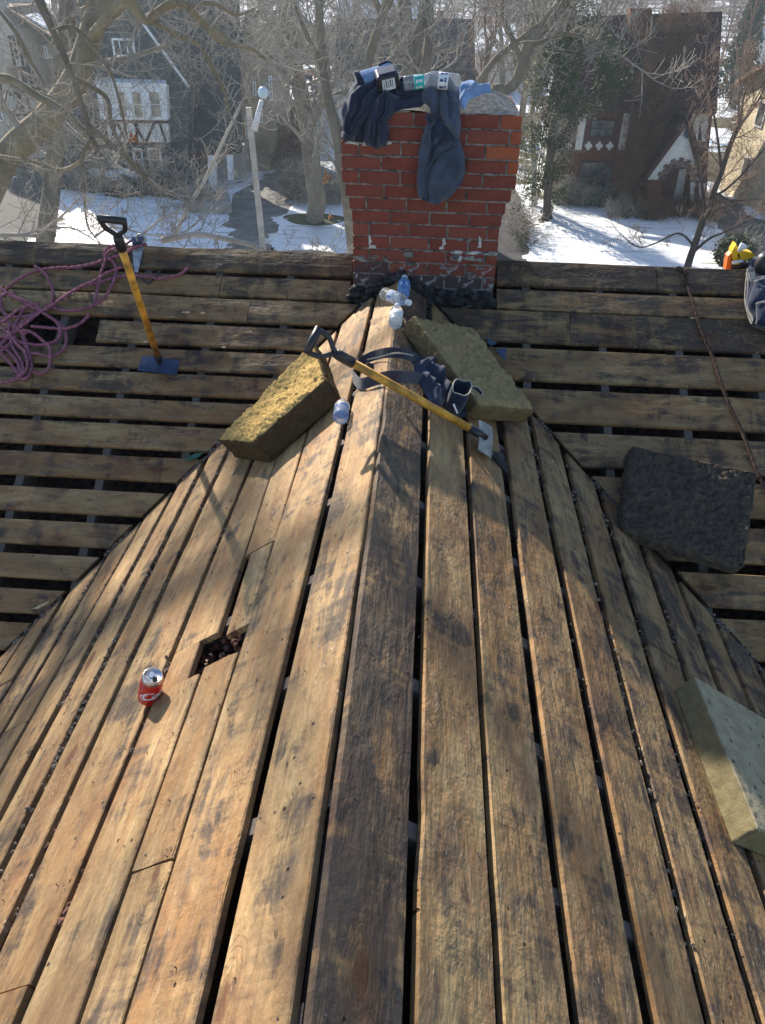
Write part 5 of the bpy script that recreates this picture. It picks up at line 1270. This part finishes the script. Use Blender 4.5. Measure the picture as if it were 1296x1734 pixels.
# ---------------------------------------------------------------- trees
def bark(name,c,c2):
    m=NT(name,.92,.12); v=m.map((1,1,.35)); n=m.noise(v,3,6,.65,.5); n2=m.noise(v,16,4,.7); cc=m.mix(m.ramp(n,.35,.65),c,c2); cc=m.mix(m.math('MULTIPLY',m.ramp(n2,.5,.72),.4),cc,tuple(a*.4 for a in c)); m.color(cc); m.bump(n2,.7,.02); return m.m
BARK=bark('grey_brown_bark',(.17,.145,.11),(.26,.225,.17)); BARKG=bark('mossy_bark',(.21,.175,.115),(.31,.255,.17)); BARKP=bark('pale_bark',(.42,.37,.30),(.56,.51,.44)); BARKD=bark('dark_bark',(.07,.055,.045),(.12,.095,.08)); TWIG=bark('twig_bark',(.27,.245,.21),(.42,.38,.33)); VINE=bark('brown_vine',(.13,.075,.05),(.24,.15,.10))
def rdir(rn): 
    while True:
        v=Vector((rn.uniform(-1,1),rn.uniform(-1,1),rn.uniform(-1,1)))
        if .1<v.length<1: return v.normalized()
def grow(mb,p,d,L,r,lev,rn,up=.12,kids=5,rmin=.0026,wob=.22):
    n=max(3,int(3+L*1.5)) if lev else 3; n=min(n,9); pts=[p.copy()]; q=p.copy(); dd=d.copy()
    for i in range(n):
        dd=(dd+rdir(rn)*wob+Vector((0,0,up))).normalized(); q=q+dd*(L/n); pts.append(q.copy())
    rad=[max(r*(1-.8*i/n),rmin) for i in range(n+1)]
    mb.tube(pts,rad,[3,3,4,6,8][min(lev,4)],cap=False)
    if lev<=0: return
    k=kids+rn.randint(-1,2)
    for j in range(k):
        t=.22+.78*(j+rn.random())/k; i=min(int(t*n),n-1); f=t*n-i; pp=pts[i].lerp(pts[i+1],f); td=(pts[i+1]-pts[i]).normalized()
        s_=td.cross(rdir(rn)).normalized(); nd=(td*rn.uniform(.35,.9)+s_*rn.uniform(.6,1.)).normalized()
        grow(mb,pp,nd,L*rn.uniform(.38,.62),max(rad[i]*.6,rmin),lev-1,rn,up,kids,rmin,wob)
def limb_pts(pth): return spline([P3(*p) for p in pth],6)
def tree(label,trunk,limbs,sd,r0,r1,mat=BARK,tw=TWIG,kids=5,lev=3,L=2.6,spawn=10,rmin=.006,foot=None,cat='tree',name='bare_tree',grp='bare trees along the street',t0=.35,up=.1,tips=True,rsub=.32):
    """trunk, limbs: lists of (px,py,Y); radii in metres"""
    rn=random.Random(sd); tp=limb_pts(trunk)
    if foot is not None: tp=spline([Vector(foot)]+[P3(*p) for p in trunk],6)
    base=tp[0]; t=empty(name,base,label,cat,grp)
    mb=MB(); n=len(tp); mb.tube(tp,[r0+(r1-r0)*i/(n-1) for i in range(n)],12); mb.build('trunk',mat,t,smooth=True)
    lb=MB(); br=MB()
    def dress(pts,ra,rb,cnt,st,LL):
        m_=len(pts)
        for k in range(cnt):
            u=st+(1-st)*(k+rn.random())/cnt; i=min(int(u*(m_-1)),m_-2); p=pts[i].lerp(pts[i+1],u*(m_-1)-i); d=(pts[i+1]-pts[i]).normalized()
            s_=d.cross(rdir(rn)).normalized(); nd=(d*rn.uniform(.2,.8)+s_).normalized(); r=(ra+(rb-ra)*u)*rsub
            grow(br,p,nd,LL*rn.uniform(.5,1.1),max(r,rmin*1.5),lev-1,rn,up,kids,rmin)
    dress(tp,r0,r1,spawn,t0,L)
    if tips: 
        for _ in range(3): grow(br,tp[-1],((tp[-1]-tp[-2]).normalized()+rdir(rn)*.5).normalized(),L*1.3,r1*.7,lev,rn,up,kids,rmin)
    for (pth,ra,rb,cnt,LL) in limbs:
        pts=limb_pts(pth) if not isinstance(pth[0],Vector) else spline(pth,6); lb.tube(pts,[ra+(rb-ra)*i/(len(pts)-1) for i in range(len(pts))],8); dress(pts,ra,rb,cnt,.1,LL)
        grow(br,pts[-1],(pts[-1]-pts[-2]).normalized(),LL,rb,lev-1,rn,up,kids,rmin)
    if lb.v: lb.build('limbs',mat,t,smooth=True,fix=False)
    br.build('branches',tw,t,smooth=True,fix=False)
    return t
V=Vector
# big left leaning trunk, continuing far above the picture
tree('thick mossy trunk leaning right across the left of the picture',[(-70,420,15),(10,270,15),(80,200,15.2),(130,130,15.4),(160,40,15.8),(190,-60,16.2)],
  [([(150,70,15.6),(210,5,14.5),(245,33,14.2),(290,8,14),(330,22,14),(390,70,14)],.10,.04,9,1.6),
   ([(160,30,15.8),(130,-120,16),(60,-300,16.5)],.14,.07,6,2.2),
   ([Vector((-5.6,16,1.2)),Vector((-6.6,15.6,3.5)),Vector((-7.6,15.3,6)),Vector((-8.6,15,9))],.15,.06,18,2.3),
   ([Vector((-6.0,15.8,2.2)),Vector((-7.6,15,4.4)),Vector((-9.4,14.6,6.2)),Vector((-11.2,14.4,7.6))],.12,.05,16,2.3),
   ([Vector((-6.2,15.7,2.8)),Vector((-5.6,15.2,5)),Vector((-5.6,14.8,7)),Vector((-5.,14.5,9))],.12,.05,13,2.3),
   ([Vector((-6.6,15.6,3.5)),Vector((-8.4,15.4,5.6)),Vector((-10.2,15.6,8.4)),Vector((-11,15.6,10))],.10,.05,14,2.2),
   ([Vector((-10.2,13.6,2.6)),Vector((-8.4,13.2,5.0)),Vector((-6.4,13,7.0)),Vector((-4.6,12.8,8.6))],.09,.045,16,2.0),
   ([Vector((-6.3,14.6,3.0)),Vector((-7.2,13.6,5.0)),Vector((-8.6,13.2,6.8)),Vector((-10.2,13,8.4))],.09,.045,16,2.0),
   ([Vector((-10.8,14.2,5.4)),Vector((-8.6,13.8,6.4)),Vector((-6.2,13.4,6.0)),Vector((-4.2,13.2,6.6))],.07,.04,14,1.8),
   ([(-10,132,13.5),(20,135,13.5),(60,160,13.4),(110,190,13.2),(150,232,13)],.07,.055,7,1.2),
   ([(0,265,14),(60,275,13.8),(105,288,13.6),(137,272,13.5),(155,235,13.4)],.035,.03,6,.9)],3,.27,.19,BARKG,foot=AZ(-150,520,ZG),L=1.5,spawn=9,lev=3,t0=.3,rmin=.0032,kids=4)
tree('straight trunk standing in the left snow lawn',[(75,420,22),(90,300,22),(103,180,22),(112,60,22),(118,-40,22.4)],
  [([(105,150,22),(160,110,21.5),(230,95,21),(300,70,21)],.08,.04,7,1.8),([(100,190,22),(60,120,21.5),(30,60,21),(0,20,21)],.08,.04,7,1.8)],5,.26,.2,BARK,foot=AZ(66,470,ZG),L=2.4,spawn=14,kids=5,rmin=.006)
# dark limbs hanging in from the left
tree('dark thin limb whose limbs fan down past the bay window',[(45,-40,11),(100,75,11),(125,135,11),(150,215,11),(165,255,11.2)],
  [([(70,0,11),(95,45,11.2),(130,50,11.2),(180,110,11.3),(200,160,11.4),(215,230,11.5)],.035,.014,7,.8),
   ([(122,130,11),(180,165,11.3),(190,215,11.4),(225,280,11.6),(260,310,11.8)],.035,.014,8,.8),
   ([(150,212,11),(200,255,11.2),(245,300,11.4),(280,320,11.6)],.04,.016,8,.8),
   ([(155,235,11),(140,265,11),(142,320,11),(148,380,11),(162,402,11)],.026,.010,6,.7),
   ([(165,250,11),(200,250,11.2),(250,300,11.3)],.03,.012,4,.7)],7,.042,.034,BARK,tw=TWIG,foot=None,L=.9,spawn=10,rmin=.0026,lev=3,kids=4,tips=False,t0=.05,name='overhanging_branch',cat='branch',grp=None)
tree('long branch arching over from the top left to the tan house',[(205,-30,10),(240,28,10),(255,30,10),(290,5,10),(315,10,10),(345,40,10.3),(375,70,10.5),(420,80,10.8),(450,100,11)],
  [([(250,32,10),(300,60,10.2),(335,75,10.4),(360,115,10.5),(380,155,10.7),(388,190,10.8)],.03,.012,9,.8),([(315,12,10),(360,5,10.3),(400,25,10.6),(430,15,10.8)],.025,.012,6,.8)],8,.05,.022,BARKG,tw=TWIG,L=1.0,spawn=12,rmin=.0026,kids=4,tips=False,t0=.1,name='overhanging_branch',cat='branch',grp=None)
tree('pale low branch just behind the ridge near the lamp post',[(275,407,8.5),(310,400,8.5),(340,397,8.5),(380,404,8.5),(430,416,8.5),(455,430,8.5)],[([(300,402,8.5),(330,380,8.7),(360,350,9)],.016,.008,4,.5),([(455,428,8.5),(520,425,8.5),(560,428,8.6)],.02,.010,4,.5)],9,.035,.025,BARKP,L=.6,spawn=8,rmin=.003,kids=4,tips=False,t0=.05,name='overhanging_branch',cat='branch',grp=None)
tree('twiggy pale branches low at the left, just above the ridge',[(-30,400,9),(20,398,9),(60,400,9)],[([(30,398,9),(110,385,9),(150,400,9)],.014,.008,5,.5),([(60,400,9),(100,370,9),(130,340,9)],.014,.008,5,.6),([(160,402,9),(190,385,9),(240,395,9),(270,400,9)],.014,.008,6,.5),([(240,400,9),(275,370,9),(330,345,9)],.012,.008,6,.5)],10,.03,.02,BARKP,L=.6,spawn=8,rmin=.003,kids=4,tips=False,t0=.05,name='overhanging_branch',cat='branch',grp=None)
# leaning bare white stem
tree('thin white birch stem leaning right towards the lamp post',[(298,395,20),(320,350,20),(350,300,20),(375,245,20),(408,178,20)],[],12,.055,.035,BARKP,foot=AZ(262,468,ZG) if False else None,L=1.2,spawn=8,rmin=.006,lev=2,tips=True,name='birch')
# centre trees
tree('tall grey trunk rising from a mulch ring, left of the chimney',[(537,340,36.5),(530,290,36.5),(522,220,36.3),(508,150,36),(492,80,36),(478,-30,36)],
  [([(520,215,36),(545,170,35.5),(552,120,35.5),(540,50,35.5),(545,-20,35.5)],.26,.14,9,3.2),([(510,160,36),(470,110,35),(430,70,34.5),(400,40,34)],.14,.06,9,2.6)],15,.42,.3,BARK,foot=AZ(532,374,ZG),L=3.4,spawn=14,rmin=.010,kids=5)
fk=[(590,330,29),(582,290,29),(577,258,29)]
tree('forked grey tree directly left of the chimney',fk,
  [([(577,260,29),(566,210,29),(552,150,29),(545,90,29),(540,0,29)],.20,.12,12,2.8),([(577,262,29),(590,215,29),(606,160,29),(622,110,29),(640,50,29),(668,-20,29)],.2,.12,12,2.8),([(545,110,29),(520,60,29),(500,10,29)],.1,.05,6,2.2)],17,.27,.24,BARK,foot=AZ(600,440,ZG),L=2.,spawn=3,rmin=.008,tips=False)
tree('grey tree with several crossing stems behind the chimney clothes',[(694,240,42),(690,180,42),(694,110,42),(688,40,42),(684,-30,42)],
  [([(692,150,42),(705,90,42),(712,40,42),(722,-30,42)],.26,.16,7,3.4),([(690,100,42),(664,50,42),(640,10,42),(622,-30,42)],.2,.1,8,3.2),([(700,170,42),(722,110,42),(728,30,42),(724,-20,42)],.28,.18,7,3.4),([(648,110,42),(640,60,42),(650,20,42)],.12,.06,6,2.6)],19,.4,.28,BARK,foot=Vector((P3(694,240,42).x,42,ZG)),L=3.4,spawn=10,rmin=.012)
tree('grey curving limb tree immediately right of the chimney',[(832,190,24),(848,160,24),(872,140,24),(885,110,24),(898,70,24),(925,40,24),(955,0,24),(980,-40,24)],
  [([(810,140,24),(840,100,24),(880,68,24),(930,30,24),(970,0,24)],.09,.06,10,2.),([(895,80,24),(950,58,24),(1010,70,23.5),(1060,100,23)],.08,.03,10,1.6),([(885,110,24),(870,70,24),(850,20,24),(860,-20,24)],.08,.04,9,2.)],21,.14,.16,BARK,foot=Vector((P3(800,230,24).x,24,ZG)),L=2.2,spawn=10,rmin=.008,t0=.4)
tree('slender young bare tree in front of the right lawn',[(1160,470,26),(1168,440,26),(1180,405,26),(1193,365,26),(1207,330,26),(1222,290,26),(1235,250,26),(1250,215,26)],
  [([(1172,430,26),(1200,405,26),(1230,392,26),(1270,372,26)],.05,.02,6,.9),([(1176,418,26),(1150,395,26),(1110,412,26),(1080,418,26),(1050,395,26)],.04,.014,6,.8),([(1193,365,26),(1190,320,26),(1180,270,26),(1170,220,26),(1188,180,26)],.05,.018,10,1.1),([(1205,335,26),(1230,320,26),(1262,290,26),(1296,250,26)],.05,.018,9,1.1),([(1222,290,26),(1215,230,26),(1205,170,26),(1195,110,26)],.045,.015,9,1.1),([(1235,250,26),(1262,200,26),(1290,150,26)],.04,.014,8,1.1),([(1210,325,26),(1240,340,26),(1290,335,26)],.035,.012,6,.9)],23,.13,.07,BARKD,tw=bark('brown_twigs',(.20,.14,.11),(.30,.22,.17)),foot=AZ(1150,520,ZG),L=1.3,spawn=8,rmin=.006,kids=5,up=.14)
# background bare trees
rn0=random.Random(77)
bgl=[(30,70,'behind the far left Tudor house'),(130,75,'behind the green house, left'),(330,66,'over the roof of the green house'),(385,62,'between the green and tan houses'),(455,72,'above the snowy garage'),(505,80,'behind the centre trunk'),(590,78,'left above the dark roof'),(640,84,'above the dark roof ridge'),(760,80,'right above the dark roof'),(815,58,'between the dark roof and cottage'),(850,72,'by the pale snow roofed house'),(890,60,'left of the cottage roof'),(930,78,'behind the cottage roof, left'),(1000,64,'behind the cottage ridge'),(1130,70,'behind the cottage chimney'),(1238,84,'in the far snow field right of the cottage')]
for i,(px,Y,wh) in enumerate(bgl):
    x=P3(px,200,Y).x; rn=random.Random(100+i); t=empty('background_tree',Vector((x,Y,ZG)),'bare winter tree standing '+wh,'tree','bare trees behind the houses')
    HT=rn.uniform(9,13); tk=[Vector((x,Y,ZG))]
    for k in range(5): tk.append(tk[-1]+Vector((rn.uniform(-.4,.4),rn.uniform(-.4,.4),HT*.13)))
    mb=MB(); mb.tube(tk,[.28-.03*k for k in range(6)],7); mb.build('trunk',BARK,t,smooth=True)
    br=MB()
    for k in range(9):
        d=Vector((rn.uniform(-.8,.8),rn.uniform(-.8,.8),rn.uniform(.5,1.2))).normalized(); grow(br,tk[2+k%4],d,HT*rn.uniform(.35,.6),.10,3,rn,.06,4,.009)
    br.build('branches',TWIG if i%3 else VINE,t,smooth=True,fix=False)
# distant woods as one mass
wd=MB(); rn=random.Random(5)
for k in range(260):
    Y=rn.uniform(95,260); x=rn.uniform(-.55,.55)*Y; zb=ZG if Y<130 else ZG-.5+26*((Y-130)/420)**1.2
    HT=rn.uniform(7,13); b=Vector((x,Y,zb)); wd.tube([b,b+Vector((rn.uniform(-.5,.5),0,HT*.5)),b+Vector((rn.uniform(-1,1),0,HT))],[.2,.14,.04],3,cap=False)
    for j in range(16):
        p=b+Vector((0,0,HT*rn.uniform(.2,.85))); d=Vector((rn.uniform(-1,1),rn.uniform(-1,1),rn.uniform(.2,1.2))).normalized(); grow(wd,p,d,HT*rn.uniform(.2,.4),.06,1,rn,.05,4,.022)
tag(wd.build('distant_woods',bark('distant_bark',(.17,.12,.10),(.26,.20,.17)),None,fix=False),'mass of bare woods on the distant hillside','woods',kind='stuff')
# ---------------------------------------------------------------- leafy things
def leaf_mat(name,a,b):
    m=NT(name,.75,.2); v=m.map(); m.color(m.mix(m.ramp(m.noise(v,3.5,5,.6),.3,.7),a,b)); return m.m
IVY=leaf_mat('evergreen_leaves',(.022,.042,.018),(.09,.11,.035)); IVYY=leaf_mat('yellow_green_leaves',(.10,.12,.03),(.2,.2,.06)); HEDGE=leaf_mat('brown_hedge_leaves',(.05,.04,.02),(.13,.10,.05)); CONI=leaf_mat('dark_conifer',(.02,.045,.025),(.05,.085,.04))
def leaves(mb,c,R3,cnt,sz,rn,sd=0,thr=-.05,droop=0):
    k=0; tries=0
    while k<cnt and tries<cnt*6:
        tries+=1; v=rdir(rn)*rn.random()**.45; p=Vector((c[0]+v.x*R3[0],c[1]+v.y*R3[1],c[2]+v.z*R3[2]))
        if noise.noise((p.x*.9+sd,p.y*.9,p.z*.9))<thr: continue
        a=rdir(rn)*sz*rn.uniform(.5,1.2); b_=a.orthogonal().normalized()*sz*.4; a.z-=droop*sz; q=len(mb.v); mb.v+= [p,p+a*.5+b_,p+a,p+a*.5-b_]; mb.f.append((q,q+1,q+2,q+3)); k+=1
rn=random.Random(9)
f0=G(926,372); t=empty('ivy_tree',f0,'dark evergreen ivy covered tree with flared base on the right lawn, beside the cottage','tree')
Yv=f0.y
mb=MB(); mb.tube([f0+Vector((0,0,-.1)),f0+Vector((0,0,.25)),P3(927,340,Yv),P3(930,280,Yv),P3(940,200,Yv),P3(945,100,Yv),P3(955,10,Yv)],[.42,.24,.2,.2,.18,.15,.1],10); mb.build('trunk',BARKD,t,smooth=True)
lf=MB(); br=MB()
for (px,py,rx,rz,c_) in ((925,320,1.0,1.1,900),(935,270,1.,1.2,1000),(935,215,1.2,1.3,1500),(950,160,1.6,1.5,2300),(970,110,1.9,1.5,2600),(1000,150,1.5,1.3,1800),(960,50,1.8,1.3,2200),(1000,80,1.6,1.3,1600),(1030,130,1.2,1.2,1000)): leaves(lf,P3(px,py,Yv),(rx,1.4,rz),int(c_*.8),.13,rn,3,-.02)
for k in range(26): grow(br,P3(932+rn.uniform(-4,14),rn.uniform(40,280),Yv),Vector((rn.uniform(-1,1.3),rn.uniform(-1,1),rn.uniform(-.1,.7))).normalized(),rn.uniform(1,2.6),.03,2,rn,.05,5,.007)
lf.build('foliage',IVY,t,fix=False); br.build('branches',TWIG,t,smooth=True,fix=False)
f1=G(905,350); t=empty('ivy_tree',f1,'lighter yellow green vine tangled trees between the driveway and the cottage','tree')
lf=MB(); br=MB(); mb=MB(); mb.tube([f1,P3(905,280,f1.y),P3(900,200,f1.y),P3(910,90,f1.y)],[.16,.14,.12,.06],8); mb.build('trunk',BARKP,t,smooth=True)
for (px,py,rx,rz,c_) in ((900,250,.8,1.6,500),(905,180,.9,1.4,600),(915,110,1.2,1.4,900),(890,310,.7,1.,350)): leaves(lf,P3(px,py,f1.y),(rx,1.,rz),c_,.12,rn,8,0.02)
for k in range(40): grow(br,P3(rn.uniform(880,925),rn.uniform(60,340),f1.y+rn.uniform(-1,1)),Vector((rn.uniform(-.6,.6),rn.uniform(-.5,.5),1)).normalized(),rn.uniform(1,3),.025,2,rn,.1,4,.007)
lf.build('foliage',IVYY,t,fix=False); br.build('branches',TWIG,t,smooth=True,fix=False)
# brown vine mass over the cottage chimney
f2=G(1075,350); t=empty('vine_mass',Vector((f2.x,43.5,ZG)),'huge brown leafless vine mass climbing the cottage front and roof','vine'); br=MB(); lf=MB()
for k in range(520):
    u=rn.random(); py=345-u*320; cx=1058+u*66+ (20*u*u); wd_=15+36*u
    px=cx+rn.gauss(0,.42)*wd_; Yy=43.8+u*4.+rn.uniform(-.7,.7)
    grow(br,P3(px,py,Yy),Vector((rn.uniform(-.5,.6),rn.uniform(-.6,.2),rn.uniform(.1,1))).normalized(),rn.uniform(.4,1.1),.018,2,rn,.0,5,.006,.4)
for u in [i/14 for i in range(15)]: leaves(lf,P3(1058+u*66+20*u*u,345-u*310,44.2+u*4.),(.4+.6*u,.8,.9),260,.10,rn,2,-.3)
br.build('vine_stems',VINE,t,smooth=True,fix=False); lf.build('dry_leaves',leaf_mat('dry_vine_leaves',(.05,.032,.022),(.13,.08,.05)),t,fix=False)
def shrub(px,py,label,rx,rz,cnt,mat=HEDGE,sz=.1,twigs=60,dy=.8,snow=False,name='shrub',tw=TWIG,grp='winter shrubs in the front gardens'):
    f=G(px,py); t=empty(name,f,label,'shrub',grp); lf=MB(); br=MB(); leaves(lf,f+Vector((0,0,rz*.7)),(rx,dy,rz),cnt,sz,rn,rnd.uniform(0,50),-.15)
    for k in range(twigs): grow(br,f+Vector((rn.uniform(-.7,.7)*rx,rn.uniform(-.5,.5)*dy,.0)),Vector((rn.uniform(-.7,.7),rn.uniform(-.7,.7),1)).normalized(),rz*rn.uniform(.9,1.9),.018,2,rn,0,4,.006,.35)
    lf.build('leaves',mat,t,fix=False); br.build('twigs',tw,t,smooth=True,fix=False)
    if snow:
        for k in range(4):
            mb=MB(); lump(mb,f+Vector((rn.uniform(-.7,.7)*rx,-dy*.5,rz*rn.uniform(.9,1.3))),.3,k,2,(1.3,.8,.6)); mb.build('snow_clump',SNOW,t,smooth=True)
shrub(185,322,'snow dusted hedge below the bay window, left part',1.7,.8,1500,snow=True)
shrub(235,325,'brown tangled hedge in front of the green house door side',1.8,.85,1500,snow=True); shrub(285,328,'brown hedge right of the bay window',1.5,.7,1000)
shrub(135,322,'dark bush at the left corner of the green house',1.3,1.1,1000); shrub(345,352,'low brown bush by the porch step',1.1,.6,500)
shrub(545,345,'pale tangled leafless bush around the forked tree',1.6,1.1,200,tw=TWIG,twigs=150,sz=.09); shrub(512,338,'dark leafless bush left of the mulch ring',1.,1.,350,tw=BARKD,twigs=90); shrub(480,285,'twiggy brown bushes by the snowy garage',2.2,1.6,700,twigs=120,tw=VINE)
shrub(1010,350,'low dark hedge under the cottage window',2.,.55,1500,mat=IVY); shrub(960,348,'dark hedge at the left of the cottage window',1.2,.8,900,mat=IVY); shrub(1048,368,'small rusty bush at the foot of the vine',.7,.5,500); shrub(1098,372,'rusty brown shrub before the cottage porch',.9,.55,500,tw=VINE); shrub(1140,366,'thin brown shrub right of the porch path',.7,.5,260,tw=VINE); shrub(1195,372,'brown twig bush right of the porch gable',.8,.7,260,tw=VINE)
shrub(882,400,'dark narrow hedge along the driveway right of the chimney',.5,.7,900,mat=HEDGE,dy=4.); shrub(1240,450,'green juniper bush behind the ridge near the nail gun',.9,.8,1600,mat=IVY,sz=.16,twigs=20)
for i,(px,py,lb) in enumerate(((1130,352,'snowy patch shrub by the porch'),(1165,360,'small dry shrub beside the porch wall'))): shrub(px,py,lb,.5,.4,160,tw=VINE,twigs=30)
# mulch ring
c=G(533,374); mb=MB(); pts=[c+Vector((math.cos(a)*1.55*(1+.1*math.sin(3*a)),math.sin(a)*1.1,.09)) for a in [2*math.pi*i/28 for i in range(28)]]; mb.slab(pts,(0,0,-.12)).build('mulch_ring',simple('mossy_mulch',(.07,.075,.03),.95,.4,6,.6,.03)); tag(bpy.data.objects['mulch_ring'],kind='structure')
# far conifer
f=Vector((P3(1252,120,85).x,85,ZG)); t=empty('conifer',f,'hazy dark conifer in the distance at the top right','tree'); mb=MB(); mb.tube([f,f+Vector((0,0,11))],[.25,.05],7); mb.build('trunk',BARKD,t); lf=MB()
for k in range(9): leaves(lf,f+Vector((0,0,1.6+k*1.05)),(2.3-.23*k,2.3-.23*k,.9),700,.3,rn,1,-.4,.5)
lf.build('foliage',CONI,t,fix=False)
# a few orange leaves still hanging on the twigs
ML=leaf_mat('orange_dead_leaf',(.36,.13,.05),(.48,.2,.07))
for i,(px,py,Y,s_,lb) in enumerate(((226,236,11.2,.045,'clump of orange dead leaves in front of the timbered panel'),(533,124,35.5,.2,'orange leaf clump high on the centre trunk'),(554,300,28.5,.13,'orange leaves on the pale bush left of the chimney'),(560,366,28.5,.09,'single orange leaf above the centre snow lawn'))):
    mb=MB(); leaves(mb,P3(px,py,Y),(s_,s_,s_),14,s_*1.4,rn,0,-1); tag(mb.build('dead_leaves',ML,None,fix=False,org=P3(px,py,Y)),lb,'leaves','last orange leaves')

# ---------------------------------------------------------------- winter haze
hz=bpy.data.materials.new('haze_air'); hz.use_nodes=True; t_=hz.node_tree; t_.nodes.remove(t_.nodes['Principled BSDF']); pv=t_.nodes.new('ShaderNodeVolumePrincipled')
pv.inputs['Color'].default_value=(.74,.87,1,1); pv.inputs['Density'].default_value=.0009; pv.inputs['Anisotropy'].default_value=.5; t_.links.new(pv.outputs[0],t_.nodes['Material Output'].inputs['Volume'])
o=MB().box((0,270,8.),(960,700,40)).build('haze',hz); tag(o,'thin winter haze over the street and hillside',kind='stuff')
